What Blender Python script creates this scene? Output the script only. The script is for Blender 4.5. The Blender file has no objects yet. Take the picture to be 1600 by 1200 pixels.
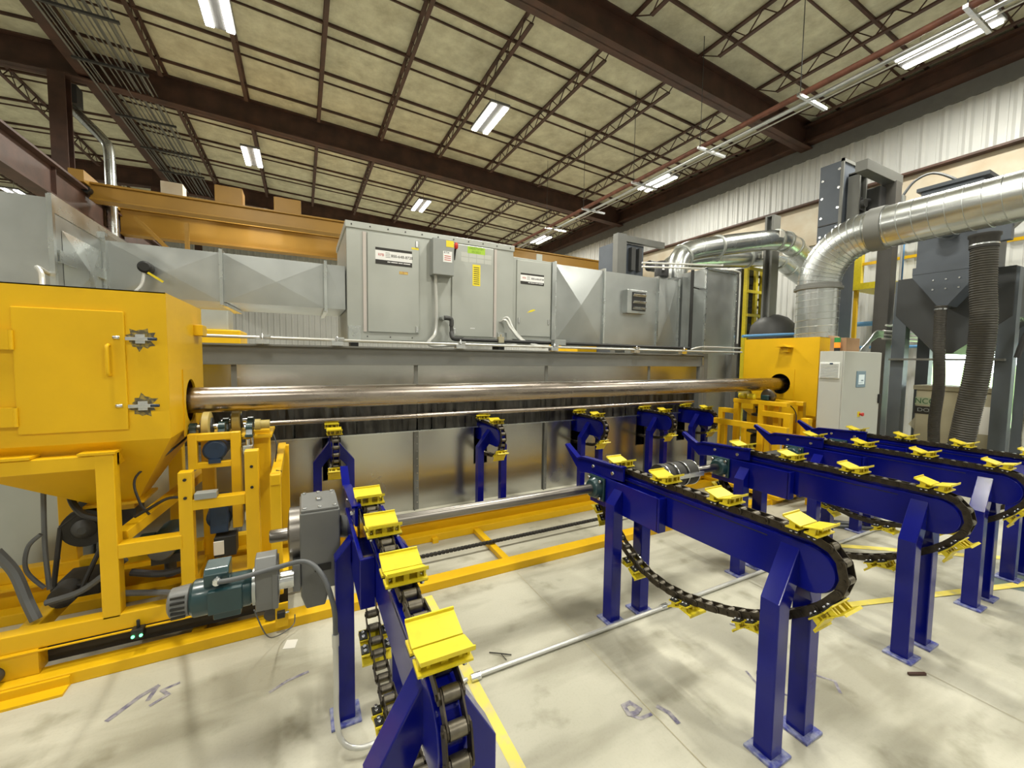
import bpy, math, random
from mathutils import Vector, Matrix
random.seed(7)
S = bpy.context.scene
COL = S.collection
PI = math.pi
R_ = math.radians

# ------------------------------------------------------------------ camera
cam_d = bpy.data.cameras.new('camera')
cam = bpy.data.objects.new('camera', cam_d); COL.objects.link(cam)
cam_d.sensor_width = 36.0; cam_d.lens = 635.0/1600*36.0
cam_d.clip_start = 0.02; cam_d.clip_end = 200
def _cam_axes():
    x = Vector((2050-800, 577-600, 635.0)).normalized(); y = Vector((466-800, 557-600, 635.0)).normalized()
    z = x.cross(y).normalized(); m = (x+y).normalized(); n = z.cross(m)
    y = ((m+n)/math.sqrt(2)); x = ((m-n)/math.sqrt(2))
    if z[1] > 0: z = -z
    return x, y, z
_x, _y, _z = _cam_axes()
right = Vector((_x[0], _y[0], _z[0])); down = Vector((_x[1], _y[1], _z[1])); fwd = Vector((_x[2], _y[2], _z[2]))
M = Matrix.Identity(4)
for i in range(3):
    M[i][0] = right[i]; M[i][1] = -down[i]; M[i][2] = -fwd[i]
M.translation = Vector((0, 0, 1.6))
cam.matrix_world = M
S.camera = cam

# ------------------------------------------------------------------ view + world
S.view_settings.view_transform = 'Standard'
S.view_settings.look = 'None'
S.view_settings.gamma = 1
S.view_settings.use_curve_mapping = False
S.view_settings.exposure = 0.0
LIGHT_POWER = 110.0
W = bpy.data.worlds.new('world'); S.world = W; W.use_nodes = True
nt = W.node_tree; nt.nodes.clear()
wo = nt.nodes.new('ShaderNodeOutputWorld'); bg = nt.nodes.new('ShaderNodeBackground')
bg.inputs[0].default_value = (0.86, 0.94, 1.0, 1); bg.inputs[1].default_value = 13.0
nt.links.new(bg.outputs[0], wo.inputs[0])

# ------------------------------------------------------------------ materials
MAT = {}
def mat(name, col, rough=.5, metal=0., var=.0, scale=8., col2=None, bump=0., bscale=40., coat=0., emit=None, es=1., spec=None, stretch=None, rvar=0., thr=None):
    m = bpy.data.materials.new(name); m.use_nodes = True; n = m.node_tree; L = n.links
    b = n.nodes['Principled BSDF']
    b.inputs['Base Color'].default_value = (*col, 1); b.inputs['Roughness'].default_value = rough; b.inputs['Metallic'].default_value = metal
    if coat: b.inputs['Coat Weight'].default_value = coat; b.inputs['Coat Roughness'].default_value = .12
    if spec is not None: b.inputs['Specular IOR Level'].default_value = spec
    if emit: b.inputs['Emission Color'].default_value = (*emit, 1); b.inputs['Emission Strength'].default_value = es
    if var or col2 or bump or rvar:
        tc = n.nodes.new('ShaderNodeTexCoord'); mp = n.nodes.new('ShaderNodeMapping'); L.new(tc.outputs['Object'], mp.inputs[0])
        if stretch: mp.inputs['Scale'].default_value = stretch
        nz = n.nodes.new('ShaderNodeTexNoise'); nz.inputs['Scale'].default_value = scale; nz.inputs['Detail'].default_value = 6
        L.new(mp.outputs[0], nz.inputs[0])
        if var or col2:
            rp = n.nodes.new('ShaderNodeValToRGB'); L.new(nz.outputs[0], rp.inputs[0])
            c2 = col2 if col2 else tuple(max(0, c*(1-var)) for c in col)
            t = thr if thr else (.35, .68)
            rp.color_ramp.elements[0].position = t[0]; rp.color_ramp.elements[1].position = t[1]
            rp.color_ramp.elements[0].color = (*c2, 1); rp.color_ramp.elements[1].color = (*col, 1)
            L.new(rp.outputs[0], b.inputs['Base Color'])
        if rvar:
            mr = n.nodes.new('ShaderNodeMapRange'); L.new(nz.outputs[0], mr.inputs[0])
            mr.inputs[1].default_value = .3; mr.inputs[2].default_value = .7
            mr.inputs[3].default_value = max(.03, rough-rvar); mr.inputs[4].default_value = min(1, rough+rvar)
            L.new(mr.outputs[0], b.inputs['Roughness'])
        if bump:
            n2 = n.nodes.new('ShaderNodeTexNoise'); n2.inputs['Scale'].default_value = bscale; L.new(mp.outputs[0], n2.inputs[0])
            bp = n.nodes.new('ShaderNodeBump'); bp.inputs['Strength'].default_value = bump; bp.inputs['Distance'].default_value = .01
            L.new(n2.outputs[0], bp.inputs['Height']); L.new(bp.outputs[0], b.inputs['Normal'])
    MAT[name] = m; return m

mat('yellow', (.80, .475, .008), .42, 0, var=.10, scale=3, coat=.08, spec=.3, bump=.03, bscale=60)
mat('saddle_yellow', (.72, .58, .02), .36, 0, var=.14, scale=30)
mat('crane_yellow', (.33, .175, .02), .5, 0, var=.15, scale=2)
mat('blue', (.002, .005, .19), .17, 0, var=.2, scale=4, coat=.12, spec=.28)
mat('blue_worn', (.30, .32, .45), .4, 0, col2=(.03, .04, .28), scale=35)
mat('chain', (.075, .062, .045), .42, .7, var=.4, scale=40)
mat('roller', (.19, .17, .135), .38, .85, var=.3, scale=50)
mat('zinc', (.75, .77, .79), .25, 1., var=.15, scale=30)
mat('black', (.012, .012, .012), .5)
mat('rubber', (.025, .023, .02), .6, 0, var=.3, scale=20)
mat('teal', (.013, .048, .055), .35, 0, var=.2, scale=10, coat=.3)
mat('motor_blue', (.012, .035, .085), .4, 0, var=.3, scale=12)
mat('grey_paint', (.20, .205, .20), .42, 0, var=.08, scale=6)
mat('gear_grey', (.17, .172, .168), .4, 0.2, var=.1, scale=8)
mat('steel_grey', (.17, .172, .16), .45, 0.1, var=.12, scale=3)
mat('slate', (.085, .10, .125), .5, 0, var=.15, scale=3)
mat('dark_grey', (.055, .055, .055), .55, 0, var=.2, scale=4)
mat('brown_steel', (.085, .038, .026), .6, 0, col2=(.046, .022, .015), scale=3, bump=.1)
mat('rust_rail', (.17, .06, .035), .6, .1, var=.4, scale=9)
mat('bare_steel', (.39, .34, .30), .27, 1., var=.18, scale=5, stretch=(.6, 3, 3), rvar=.05)
mat('shaft_steel', (.27, .25, .23), .33, 1., var=.2, scale=8, stretch=(.5, 4, 4), rvar=.06)
mat('galv', (.47, .49, .485), .36, .92, var=.12, scale=3, bump=.06, bscale=3, rvar=.07)
mat('galv_wall', (.50, .50, .475), .23, .95, var=.1, scale=2, bump=.10, bscale=1.6, rvar=.05)
mat('galv_bright', (.62, .65, .645), .27, .95, var=.12, scale=4, bump=.02, bscale=5, rvar=.05)
mat('round_duct', (.60, .625, .62), .26, .95, var=.06, scale=2, rvar=.04)
mat('hvac', (.44, .455, .425), .40, .45, var=.06, scale=3, rvar=.06)
mat('hvac_box', (.30, .315, .305), .45, .1, var=.05)
mat('panel_white', (.50, .51, .475), .42, 0, var=.03, scale=2)
mat('vent_white', (.80, .82, .80), .5)
mat('cream', (.52, .48, .39), .75, 0, col2=(.44, .36, .26), scale=2.2)
mat('wall_white', (.52, .525, .51), .5, 0, var=.06, scale=1.5)
mat('grey_band', (.16, .16, .155), .9, 0, var=.1)
mat('tan', (.42, .38, .26), .6, 0, var=.15, scale=3)
mat('cardboard', (.36, .22, .12), .85, 0, var=.1)
mat('hose', (.05, .045, .036), .55, 0, var=.3, scale=15)
mat('cable', (.022, .022, .024), .5)
mat('grey_cable', (.10, .105, .11), .5)
mat('pipe_white', (.60, .60, .575), .35, .45)
mat('light_blue', (.13, .33, .62), .45)
mat('red', (.55, .03, .02), .4)
mat('orange_btn', (.85, .35, .03), .4)
mat('sticker_yellow', (.80, .66, .03), .5)
mat('sticker_white', (.80, .80, .80), .5)
mat('sticker_black', (.02, .018, .015), .5)
mat('sticker_red', (.55, .10, .09), .5)
mat('green_note', (.36, .56, .05), .6)
mat('screen_blue', (.20, .30, .38), .3)
mat('screen_lit', (.55, .62, .62), .3, emit=(.7, .8, .8), es=.35)
mat('yellow_paint_floor', (.74, .62, .12), .6, 0, col2=(.55, .50, .27), scale=14, thr=(.22, .5))
mat('green_floor', (.13, .17, .15), .55, 0, var=.2, scale=5)
mat('ink', (.10, .09, .16), .8, 0, col2=(.34, .32, .32), scale=30)
mat('tube_lamp', (1, 1, 1), .5, emit=(1.0, .97, .90), es=16.)
mat('led_green', (.05, .8, .1), .4, emit=(.1, 1, .3), es=6)
mat('led_orange', (.8, .25, .02), .4, emit=(1, .3, .02), es=.4)
mat('wheel_tan', (.50, .39, .12), .5, 0, var=.25, scale=10)
mat('grass', (.26, .36, .14), .9)
mat('concrete_out', (.5, .5, .48), .8)
mat('paper', (.78, .76, .70), .7)
mat('deck_line', (.10, .10, .07), .9)

def glass_mat():
    m = bpy.data.materials.new('glass'); m.use_nodes = True; b = m.node_tree.nodes['Principled BSDF']
    b.inputs['Roughness'].default_value = .02; b.inputs['Transmission Weight'].default_value = 1; b.inputs['IOR'].default_value = 1.05
    b.inputs['Base Color'].default_value = (.95, 1, .97, 1); MAT['glass'] = m
glass_mat()
def strip_mat():
    m = bpy.data.materials.new('strip_curtain'); m.use_nodes = True; n = m.node_tree; b = n.nodes['Principled BSDF']
    tc = n.nodes.new('ShaderNodeTexCoord'); mp = n.nodes.new('ShaderNodeMapping'); mp.inputs['Scale'].default_value = (9, 1, 1.5)
    nz = n.nodes.new('ShaderNodeTexNoise'); nz.inputs['Scale'].default_value = 1.7; nz.inputs['Detail'].default_value = 3
    rp = n.nodes.new('ShaderNodeValToRGB'); rp.color_ramp.elements[0].position = .38; rp.color_ramp.elements[1].position = .72
    rp.color_ramp.elements[0].color = (.006, .005, .004, 1); rp.color_ramp.elements[1].color = (.05, .047, .04, 1)
    L = n.links; L.new(tc.outputs['Object'], mp.inputs[0]); L.new(mp.outputs[0], nz.inputs[0]); L.new(nz.outputs[0], rp.inputs[0]); L.new(rp.outputs[0], b.inputs['Base Color'])
    b.inputs['Roughness'].default_value = .3; MAT['strip'] = m
strip_mat()
def floor_mat():
    m = bpy.data.materials.new('concrete_floor'); m.use_nodes = True; n = m.node_tree; L = n.links; b = n.nodes['Principled BSDF']
    tc = n.nodes.new('ShaderNodeTexCoord')
    def noise(sc, det, stretch=None):
        mp = n.nodes.new('ShaderNodeMapping'); L.new(tc.outputs['Object'], mp.inputs[0])
        if stretch: mp.inputs['Scale'].default_value = stretch
        z = n.nodes.new('ShaderNodeTexNoise'); z.inputs['Scale'].default_value = sc; z.inputs['Detail'].default_value = det; L.new(mp.outputs[0], z.inputs[0]); return z
    def ramp(z, p0, p1, c0, c1):
        r = n.nodes.new('ShaderNodeValToRGB'); L.new(z.outputs[0], r.inputs[0]); r.color_ramp.elements[0].position = p0; r.color_ramp.elements[1].position = p1
        r.color_ramp.elements[0].color = (*c0, 1); r.color_ramp.elements[1].color = (*c1, 1); return r
    def mul(a, b_, f=1):
        x = n.nodes.new('ShaderNodeMixRGB'); x.blend_type = 'MULTIPLY'; x.inputs[0].default_value = f; L.new(a, x.inputs[1]); L.new(b_, x.inputs[2]); return x.outputs[0]
    base = ramp(noise(1.1, 8), .3, .7, (.40, .385, .305), (.54, .52, .43))
    streak = ramp(noise(2.2, 4, (.45, 1.7, 1)), .36, .52, (.68, .67, .64), (1, 1, 1))
    spots = ramp(noise(4.5, 6), .28, .42, (.66, .65, .60), (1, 1, 1))
    speck = ramp(noise(90, 3), .3, .5, (.95, .95, .94), (1, 1, 1))
    c = mul(mul(mul(base.outputs[0], streak.outputs[0]), spots.outputs[0]), speck.outputs[0])
    L.new(c, b.inputs['Base Color'])
    mr = n.nodes.new('ShaderNodeMapRange'); L.new(noise(2.5, 4).outputs[0], mr.inputs[0]); mr.inputs[1].default_value = .3; mr.inputs[2].default_value = .7; mr.inputs[3].default_value = .42; mr.inputs[4].default_value = .62
    L.new(mr.outputs[0], b.inputs['Roughness'])
    bp = n.nodes.new('ShaderNodeBump'); bp.inputs['Strength'].default_value = .12; bp.inputs['Distance'].default_value = .01
    L.new(noise(30, 6).outputs[0], bp.inputs['Height']); L.new(bp.outputs[0], b.inputs['Normal'])
    MAT['floor'] = m
floor_mat()
def insul_mat():
    m = bpy.data.materials.new('insulation'); m.use_nodes = True; n = m.node_tree; L = n.links; b = n.nodes['Principled BSDF']
    tc = n.nodes.new('ShaderNodeTexCoord'); z = n.nodes.new('ShaderNodeTexNoise'); z.inputs['Scale'].default_value = 3.0; z.inputs['Detail'].default_value = 12; z.inputs['Roughness'].default_value = .65
    L.new(tc.outputs['Object'], z.inputs[0]); r = n.nodes.new('ShaderNodeValToRGB'); L.new(z.outputs[0], r.inputs[0])
    r.color_ramp.elements[0].position = .3; r.color_ramp.elements[1].position = .66
    r.color_ramp.elements[0].color = (.43, .41, .295, 1); r.color_ramp.elements[1].color = (.66, .65, .50, 1); L.new(r.outputs[0], b.inputs['Base Color'])
    b.inputs['Roughness'].default_value = .75
    v = n.nodes.new('ShaderNodeTexNoise'); v.inputs['Scale'].default_value = 14; L.new(tc.outputs['Object'], v.inputs[0])
    bp = n.nodes.new('ShaderNodeBump'); bp.inputs['Strength'].default_value = .45; bp.inputs['Distance'].default_value = .03
    L.new(v.outputs[0], bp.inputs['Height']); L.new(bp.outputs[0], b.inputs['Normal'])
    MAT['insulation'] = m
insul_mat()

# ------------------------------------------------------------------ mesh builder
class MB:
    def __init__(s): s.v = []; s.f = []; s.sm = []
    def add(s, vs, fs, smooth=False):
        o = len(s.v); s.v += [tuple(v) for v in vs]
        for f in fs: s.f.append([i+o for i in f]); s.sm.append(smooth)
        return s
    def box(s, x0, x1, y0, y1, z0, z1):
        vs = [(x, y, z) for x in (x0, x1) for y in (y0, y1) for z in (z0, z1)]
        return s.add(vs, [(0,1,3,2), (4,6,7,5), (0,4,5,1), (2,3,7,6), (0,2,6,4), (1,5,7,3)])
    def cb(s, c, d):
        return s.box(c[0]-d[0]/2, c[0]+d[0]/2, c[1]-d[1]/2, c[1]+d[1]/2, c[2]-d[2]/2, c[2]+d[2]/2)
    def bar(s, p, q, w, h, up=(0,0,1)):
        p = Vector(p); q = Vector(q); d = (q-p).normalized(); u = Vector(up)
        sd = d.cross(u)
        if sd.length < 1e-4: sd = d.cross(Vector((0,1,0)))
        sd.normalize(); u = sd.cross(d).normalized()
        vs = []
        for a in (p, q):
            for i, j in ((-1,-1), (1,-1), (1,1), (-1,1)): vs.append(a+sd*(w/2*i)+u*(h/2*j))
        return s.add(vs, [(0,1,2,3), (4,7,6,5), (0,4,5,1), (1,5,6,2), (2,6,7,3), (3,7,4,0)])
    def ring(s, c, ax, r, seg, u=None):
        ax = Vector(ax).normalized()
        if u is None:
            u = ax.cross(Vector((0,0,1)))
            if u.length < 1e-3: u = ax.cross(Vector((0,1,0)))
        u = Vector(u).normalized(); w = ax.cross(u)
        return [Vector(c)+u*(r*math.cos(2*PI*i/seg))+w*(r*math.sin(2*PI*i/seg)) for i in range(seg)]
    def cyl(s, p, q, r, r2=None, seg=20, caps=True):
        p = Vector(p); q = Vector(q); ax = q-p
        a = s.ring(p, ax, r, seg); b = s.ring(q, ax, r if r2 is None else r2, seg)
        o = len(s.v); s.add(a+b, [(i, (i+1) % seg, seg+(i+1) % seg, seg+i) for i in range(seg)], True)
        if caps: s.cap(o, seg, True); s.cap(o+seg, seg)
        return s
    def cap(s, o, n, rev=False):
        f = [o+i for i in range(n)]; s.f.append(f[::-1] if rev else f); s.sm.append(False)
    def lathe(s, p, ax, prof, seg=24):   # prof: list of (t along axis, radius)
        p = Vector(p); ax = Vector(ax).normalized(); rings = [s.ring(p+ax*t, ax, max(r, 1e-4), seg) for t, r in prof]
        vs = [v for r in rings for v in r]; fs = []
        for k in range(len(rings)-1):
            for i in range(seg): fs.append((k*seg+i, k*seg+(i+1) % seg, (k+1)*seg+(i+1) % seg, (k+1)*seg+i))
        o = len(s.v); s.add(vs, fs, False)
        # smooth only shallow segments
        nf = len(fs); base = len(s.sm)-nf
        for k in range(len(rings)-1):
            for i in range(seg): s.sm[base+k*seg+i] = True
        s.cap(o, seg, True); s.cap(o+(len(rings)-1)*seg, seg)
        return s
    def tube(s, pts, r, seg=10, caps=True, rf=None):
        pts = [Vector(p) for p in pts]; n = len(pts); u = None; rings = []
        for i, p in enumerate(pts):
            t = (pts[min(i+1, n-1)]-pts[max(i-1, 0)]).normalized()
            if u is None:
                u = t.cross(Vector((0,0,1)))
                if u.length < 1e-3: u = t.cross(Vector((0,1,0)))
            u = (u-t*u.dot(t)).normalized()
            rr = rf(i) if rf else r
            rings.append(s.ring(p, t, rr, seg, u))
        vs = [v for q in rings for v in q]; fs = []
        for k in range(n-1):
            for i in range(seg): fs.append((k*seg+i, k*seg+(i+1) % seg, (k+1)*seg+(i+1) % seg, (k+1)*seg+i))
        o = len(s.v); s.add(vs, fs, True)
        if caps: s.cap(o, seg, True); s.cap(o+(n-1)*seg, seg)
        return s
    def prism(s, poly, axis, a0, a1):    # poly in the two remaining axes (in xyz order)
        def P(u, v, a):
            return {'x': (a, u, v), 'y': (u, a, v), 'z': (u, v, a)}[axis]
        n = len(poly); vs = [P(u, v, a0) for u, v in poly]+[P(u, v, a1) for u, v in poly]
        return s.add(vs, [tuple(range(n)), tuple(range(n, 2*n))[::-1]]+[(i, n+i, n+(i+1) % n, (i+1) % n) for i in range(n)])
    def holeplate(s, u0, u1, v0, v1, cu, cv, r, axis, a, t=.004, seg=32):
        def P(u, v, k):
            return {'x': (k, u, v), 'y': (u, k, v), 'z': (u, v, k)}[axis]
        out = []; inn = []
        for i in range(seg):
            th = 2*PI*i/seg+PI/seg; c, d = math.cos(th), math.sin(th)
            inn.append((cu+r*c, cv+r*d))
            k = min(((u1-cu)/c if c > 0 else (u0-cu)/c) if abs(c) > 1e-6 else 1e9, ((v1-cv)/d if d > 0 else (v0-cv)/d) if abs(d) > 1e-6 else 1e9)
            out.append((cu+k*c, cv+k*d))
        # snap nearest outer points to corners
        for cx, cy in ((u0,v0), (u0,v1), (u1,v0), (u1,v1)):
            j = min(range(seg), key=lambda i: (out[i][0]-cx)**2+(out[i][1]-cy)**2); out[j] = (cx, cy)
        vs = [P(*p, a) for p in out]+[P(*p, a) for p in inn]+[P(*p, a+t) for p in out]+[P(*p, a+t) for p in inn]
        fs = []
        for i in range(seg):
            j = (i+1) % seg
            fs += [(i, j, seg+j, seg+i), (2*seg+i, 3*seg+i, 3*seg+j, 2*seg+j), (seg+i, seg+j, 3*seg+j, 3*seg+i), (i, 2*seg+i, 2*seg+j, j)]
        return s.add(vs, fs)
    def build(s, name, m, parent=None, bevel=0., fixn=True):
        org = Vector((0,0,0)); p = parent
        while p is not None: org += p.location; p = p.parent
        me = bpy.data.meshes.new(name)
        me.from_pydata([tuple(Vector(v)-org) for v in s.v], [], s.f); me.polygons.foreach_set('use_smooth', s.sm); me.update()
        import bmesh
        bm = bmesh.new(); bm.from_mesh(me); pass
        if fixn: bmesh.ops.recalc_face_normals(bm, faces=bm.faces)
        for e in bm.edges:
            if len(e.link_faces) == 2 and e.calc_face_angle(0) > .7: e.smooth = False
        bm.to_mesh(me); bm.free()
        me.materials.append(MAT[m] if isinstance(m, str) else m)
        o = bpy.data.objects.new(name, me); COL.objects.link(o)
        if parent is not None: o.parent = parent
        if bevel:
            b = o.modifiers.new('bevel', 'BEVEL'); b.width = bevel; b.segments = 2; b.limit_method = 'ANGLE'; b.angle_limit = R_(40)
        return o

def tag(o, label, cat, group=None, kind=None):
    if label: o['label'] = label
    if cat: o['category'] = cat
    if group: o['group'] = group
    if kind: o['kind'] = kind
    return o
def thing(name, loc, label, cat, group=None):
    o = bpy.data.objects.new(name, None); COL.objects.link(o); o.location = loc; o.empty_display_size = .1
    return tag(o, label, cat, group)
def struct(name, mb, m, bevel=0.):
    o = mb.build(name, m, None, bevel); o['kind'] = 'structure'; return o
def dup(root, off, label=None, group=None):
    def cp(o, par):
        c = o.copy(); COL.objects.link(c); c.parent = par
        for ch in list(o.children): cp(ch, c)
        return c
    kids = list(root.children)
    r = root.copy(); COL.objects.link(r)
    for ch in kids: cp(ch, r)
    r.location = Vector(root.location)+Vector(off)
    if label: r['label'] = label
    if group: r['group'] = group
    return r
def text(name, body, size, m, parent, loc, rot, align='CENTER', ext=.0008, sx=1.):
    cu = bpy.data.curves.new(name, 'FONT'); cu.body = body; cu.size = size; cu.extrude = ext; cu.align_x = align; cu.align_y = 'CENTER'
    t = bpy.data.objects.new(name, cu); COL.objects.link(t)
    me = bpy.data.meshes.new_from_object(t.evaluated_get(bpy.context.evaluated_depsgraph_get()))
    bpy.data.objects.remove(t)
    rm = Matrix.Rotation(rot[2], 3, 'Z') @ Matrix.Rotation(rot[0], 3, 'X')
    org = Vector((0,0,0)); p = parent
    while p is not None: org += p.location; p = p.parent
    for v in me.vertices: v.co = rm @ Vector((v.co.x*sx, v.co.y, v.co.z)) + Vector(loc) - org
    me.materials.clear(); me.materials.append(MAT[m])
    o = bpy.data.objects.new(name, me); COL.objects.link(o); o.parent = parent; return o
def smooth_path(P, n=8, closed=False):
    P = [Vector(p) for p in P]; out = []; N = len(P)
    for i in range(N-1):
        a = P[max(i-1, 0)]; b = P[i]; c = P[i+1]; d = P[min(i+2, N-1)]
        for k in range(n):
            t = k/n; out.append(.5*((2*b)+(c-a)*t+(2*a-5*b+4*c-d)*t*t+(3*b-a-3*c+d)*t**3))
    out.append(P[-1]); return out

# ================================================================== THE BUILDING
XL, XR, YN, YF = -16.0, 11.0, -7.5, 27.0
RX = -4.4
def zdeck(x): return 8.0-.045*abs(x-RX)
struct('floor', MB().box(XL, XR+.2, YN, YF, -.2, 0), 'floor')
c = MB(); c.prism([(XL, zdeck(XL)), (RX, zdeck(RX)), (XR+.2, zdeck(XR+.2)), (XR+.2, 8.4), (XL, 8.4)], 'y', YN, YF); struct('ceiling', c, 'insulation')
# right wall: window opening Y 1.75..3.45, z .45..1.93 and a second one Y 6.2..7.4
b = MB()
zt = 8.2
for y0, y1, z0, z1 in ((YN, 1.2, 0, 5.4), (3.45, YF, 0, 5.4), (1.2, 3.45, 0, .45), (1.2, 3.45, 1.93, 5.4)):
    b.box(XR, XR+.2, y0, y1, z0, z1)
b.box(XR, XR+.2, YN, YF, 5.4, zt)
struct('wall_right', b, 'wall_white')
def corrugate(mb, axis, at, a0, a1, z0, z1, pitch=.30, d=.035, sgn=-1, skip=None):
    a = a0
    while a < a1-.05:
        if not (skip and skip(a, z0, z1)):
            w0, w1 = .07, .035
            pr = [(a, at), (a+w0-w1, at+sgn*d), (a+w0+w1*.5, at+sgn*d), (a+2*w0, at)]
            vs = []
            for (u, k) in pr:
                for z in (z0, z1): vs.append((k, u, z) if axis == 'x' else (u, k, z))
            mb.add(vs, [(0,1,3,2), (2,3,5,4), (4,5,7,6)])
            for q in (.185,):
                if axis == 'x': mb.box(at-.012, at, a+q, a+q+.018, z0, z1)
                else: mb.box(a+q, a+q+.018, at-.012, at, z0, z1)
        a += pitch
m_ = MB(); corrugate(m_, 'x', XR, YN, YF, 5.44, 6.5); struct('trim_1', m_, 'wall_white')
m_ = MB()
corrugate(m_, 'x', XR, YN, 1.2, 0, 4.4); corrugate(m_, 'x', XR, 3.5, YF, 0, 4.4); corrugate(m_, 'x', XR, 1.2, 3.4, 1.97, 4.4); corrugate(m_, 'x', XR, 1.2, 3.4, 0, .4)
struct('trim_2', m_, 'wall_white')
struct('trim_3', MB().box(XR-.06, XR, YN, YF, 4.42, 5.38), 'cream')
struct('trim_4', MB().box(XR-.05, XR, YN, YF, 6.5, 7.3), 'grey_band')
# eave beam on the right wall
struct('trim_5', MB().box(XR-.30, XR-.0, YN, YF, 7.17, 7.22).box(XR-.17, XR-.13, YN, YF, 6.83, 7.2).box(XR-.30, XR, YN, YF, 6.8, 6.85), 'brown_steel')
struct('wall_back', MB().box(XL, XR, YF, YF+.2, 0, 8.3), 'wall_white')
m_ = MB(); corrugate(m_, 'y', YF, -8, XR, 0, 7.6); struct('trim_6', m_, 'wall_white')
struct('wall_front', MB().box(XL, XR, YN-.2, YN, 0, 8.3), 'wall_white')
struct('wall_left', MB().box(XL-.2, XL, YN, YF, 0, 8.3), 'wall_white')
def window(n, y0, y1, z0, z1, div):
    f = MB(); t = .05
    f.box(XR-.02, XR+.08, y0, y1, z0, z0+t).box(XR-.02, XR+.08, y0, y1, z1-t, z1)
    for k in range(div+1):
        yy = y0+(y1-y0-t)*k/div; f.box(XR-.02, XR+.08, yy, yy+t, z0, z1)
    w = struct('window_%d' % n, f, 'dark_grey')
    g = MB().box(XR+.03, XR+.036, y0+.02, y1-.02, z0+.02, z1-.02).build('pane', 'glass', w)
window(1, 1.2, 3.45, .45, 1.93, 3)
tag(MB().box(XR+.25, XR+45, -25, 40, -.3, -.15).build('lawn', 'grass'), 'green lawn outside seen through the bright windows', 'lawn', None, 'structure')
hb = MB()
for k in range(16):
    hb.lathe((XR+14, -18+k*3.2+random.uniform(-.5, .5), -.2), (0,0,1), [(0, 1.6), (.6, 2.0), (1.2, 1.7), (1.7, 1.0), (1.95, .3)], 12)
tag(hb.build('hedge', 'grass'), 'low green hedge outside beyond the window', 'hedge')

# roof frames
RAFT = [-7.1, -.66, 5.79, 12.24, 18.7, 25.1]
ordn = ['first', 'second', 'third', 'fourth', 'fifth', 'sixth', 'seventh', 'eighth', 'ninth', 'tenth', 'eleventh', 'twelfth']
raft_lab = {5.79: 'wide red-brown roof rafter crossing the top right of the photo, nearest in view', 12.24: 'wide red-brown roof rafter crossing the middle, with a column under its left part',
            18.7: 'far red-brown roof rafter just above the yellow crane bridge', 25.1: 'farthest red-brown roof rafter near the back wall', -.66: 'red-brown roof rafter overhead behind the camera', -7.1: 'red-brown roof rafter at the wall behind the camera'}
def raft_z(x): return zdeck(x)-.60 - (.05 if x > 7 else 0)
for y in RAFT:
    t = thing('roof_rafter', (0, y, 7.2), raft_lab[y], 'beam', 'red-brown roof rafters')
    for nm, a, bb in (('web', .012, None), ('bottom_flange', .13, 0), ('top_flange', .13, 1)):
        mb = MB()
        for xa, xb in ((XL, RX), (RX, XR)):
            zb0, zb1 = zdeck(xa)-.6, zdeck(xb)-.6; zt0, zt1 = zdeck(xa)-.002, zdeck(xb)-.002
            if xb == XR: zb1 = 6.72
            if nm == 'web': poly = [(xa, zb0), (xb, zb1), (xb, zt1), (xa, zt0)]
            elif nm == 'bottom_flange': poly = [(xa, zb0), (xb, zb1), (xb, zb1+.03), (xa, zb0+.03)]
            else: poly = [(xa, zt0-.03), (xb, zt1-.03), (xb, zt1), (xa, zt0)]
            mb.prism(poly, 'y', y-a, y+a)
        mb.build(nm, 'brown_steel', t)
# purlins (thin lines along X under the insulation)
k_ = 0
for bi, y0 in enumerate(RAFT[:-1]):
    for q in (1.4, 1.72, 2.85, 3.2, 4.3, 4.65, 5.75):
        y = y0+q
        bay = ['behind the camera', 'above the camera', 'over the long oven', 'over the crane bridge', 'beyond the crane'][bi]
        mb = MB()
        hw, hh = (.022, .05) if q not in (1.72, 3.2, 4.65) else (.014, .03)
        for xa, xb in ((XL+.1, RX), (RX, XR-.1)):
            za, zb_ = zdeck(xa)-.0, zdeck(xb)-.0
            mb.prism([(xa, za-hh), (xb, zb_-hh), (xb, zb_), (xa, za)], 'y', y-hw, y+hw)
        o = mb.build('roof_purlin', 'brown_steel')
        tag(o, 'thin brown roof purlin, number %s of its bay, %s' % (['one','two','three','four','five','six','seven'][(1.4, 1.72, 2.85, 3.2, 4.3, 4.65, 5.75).index(q)], bay), 'beam', 'thin roof purlins')
# open web joists
JX = [-13.6, -12, -10.4, -8.8, -7.2, -5.7, -2.6, -1.05, .48, 2.0, 3.6, 5.2, 6.9, 8.7, 10.2]
def make_joist(L=6.2):
    t = thing('open_web_joist', (0, 0, 0), '', 'joist', 'open-web roof joists')
    D = .30
    MB().box(-.035, .035, 0, L, -.03, 0).build('top_chord', 'brown_steel', t)
    MB().box(-.035, .035, .45, L-.45, -D, -D+.03).build('bottom_chord', 'brown_steel', t)
    w = MB(); n = 20; st = (L-.9)/n
    w.bar((0, .05, -.02), (0, .45, -D+.015), .016, .016)
    for k in range(n):
        a, c_ = (-.02, -D+.015) if k % 2 else (-D+.015, -.02)
        w.bar((0, .45+k*st, a), (0, .45+(k+1)*st, c_), .016, .016)
    w.bar((0, L-.45, -D+.015), (0, L-.05, -.02), .016, .016)
    w.build('web_rods', 'brown_steel', t); return t
proto = None
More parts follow.
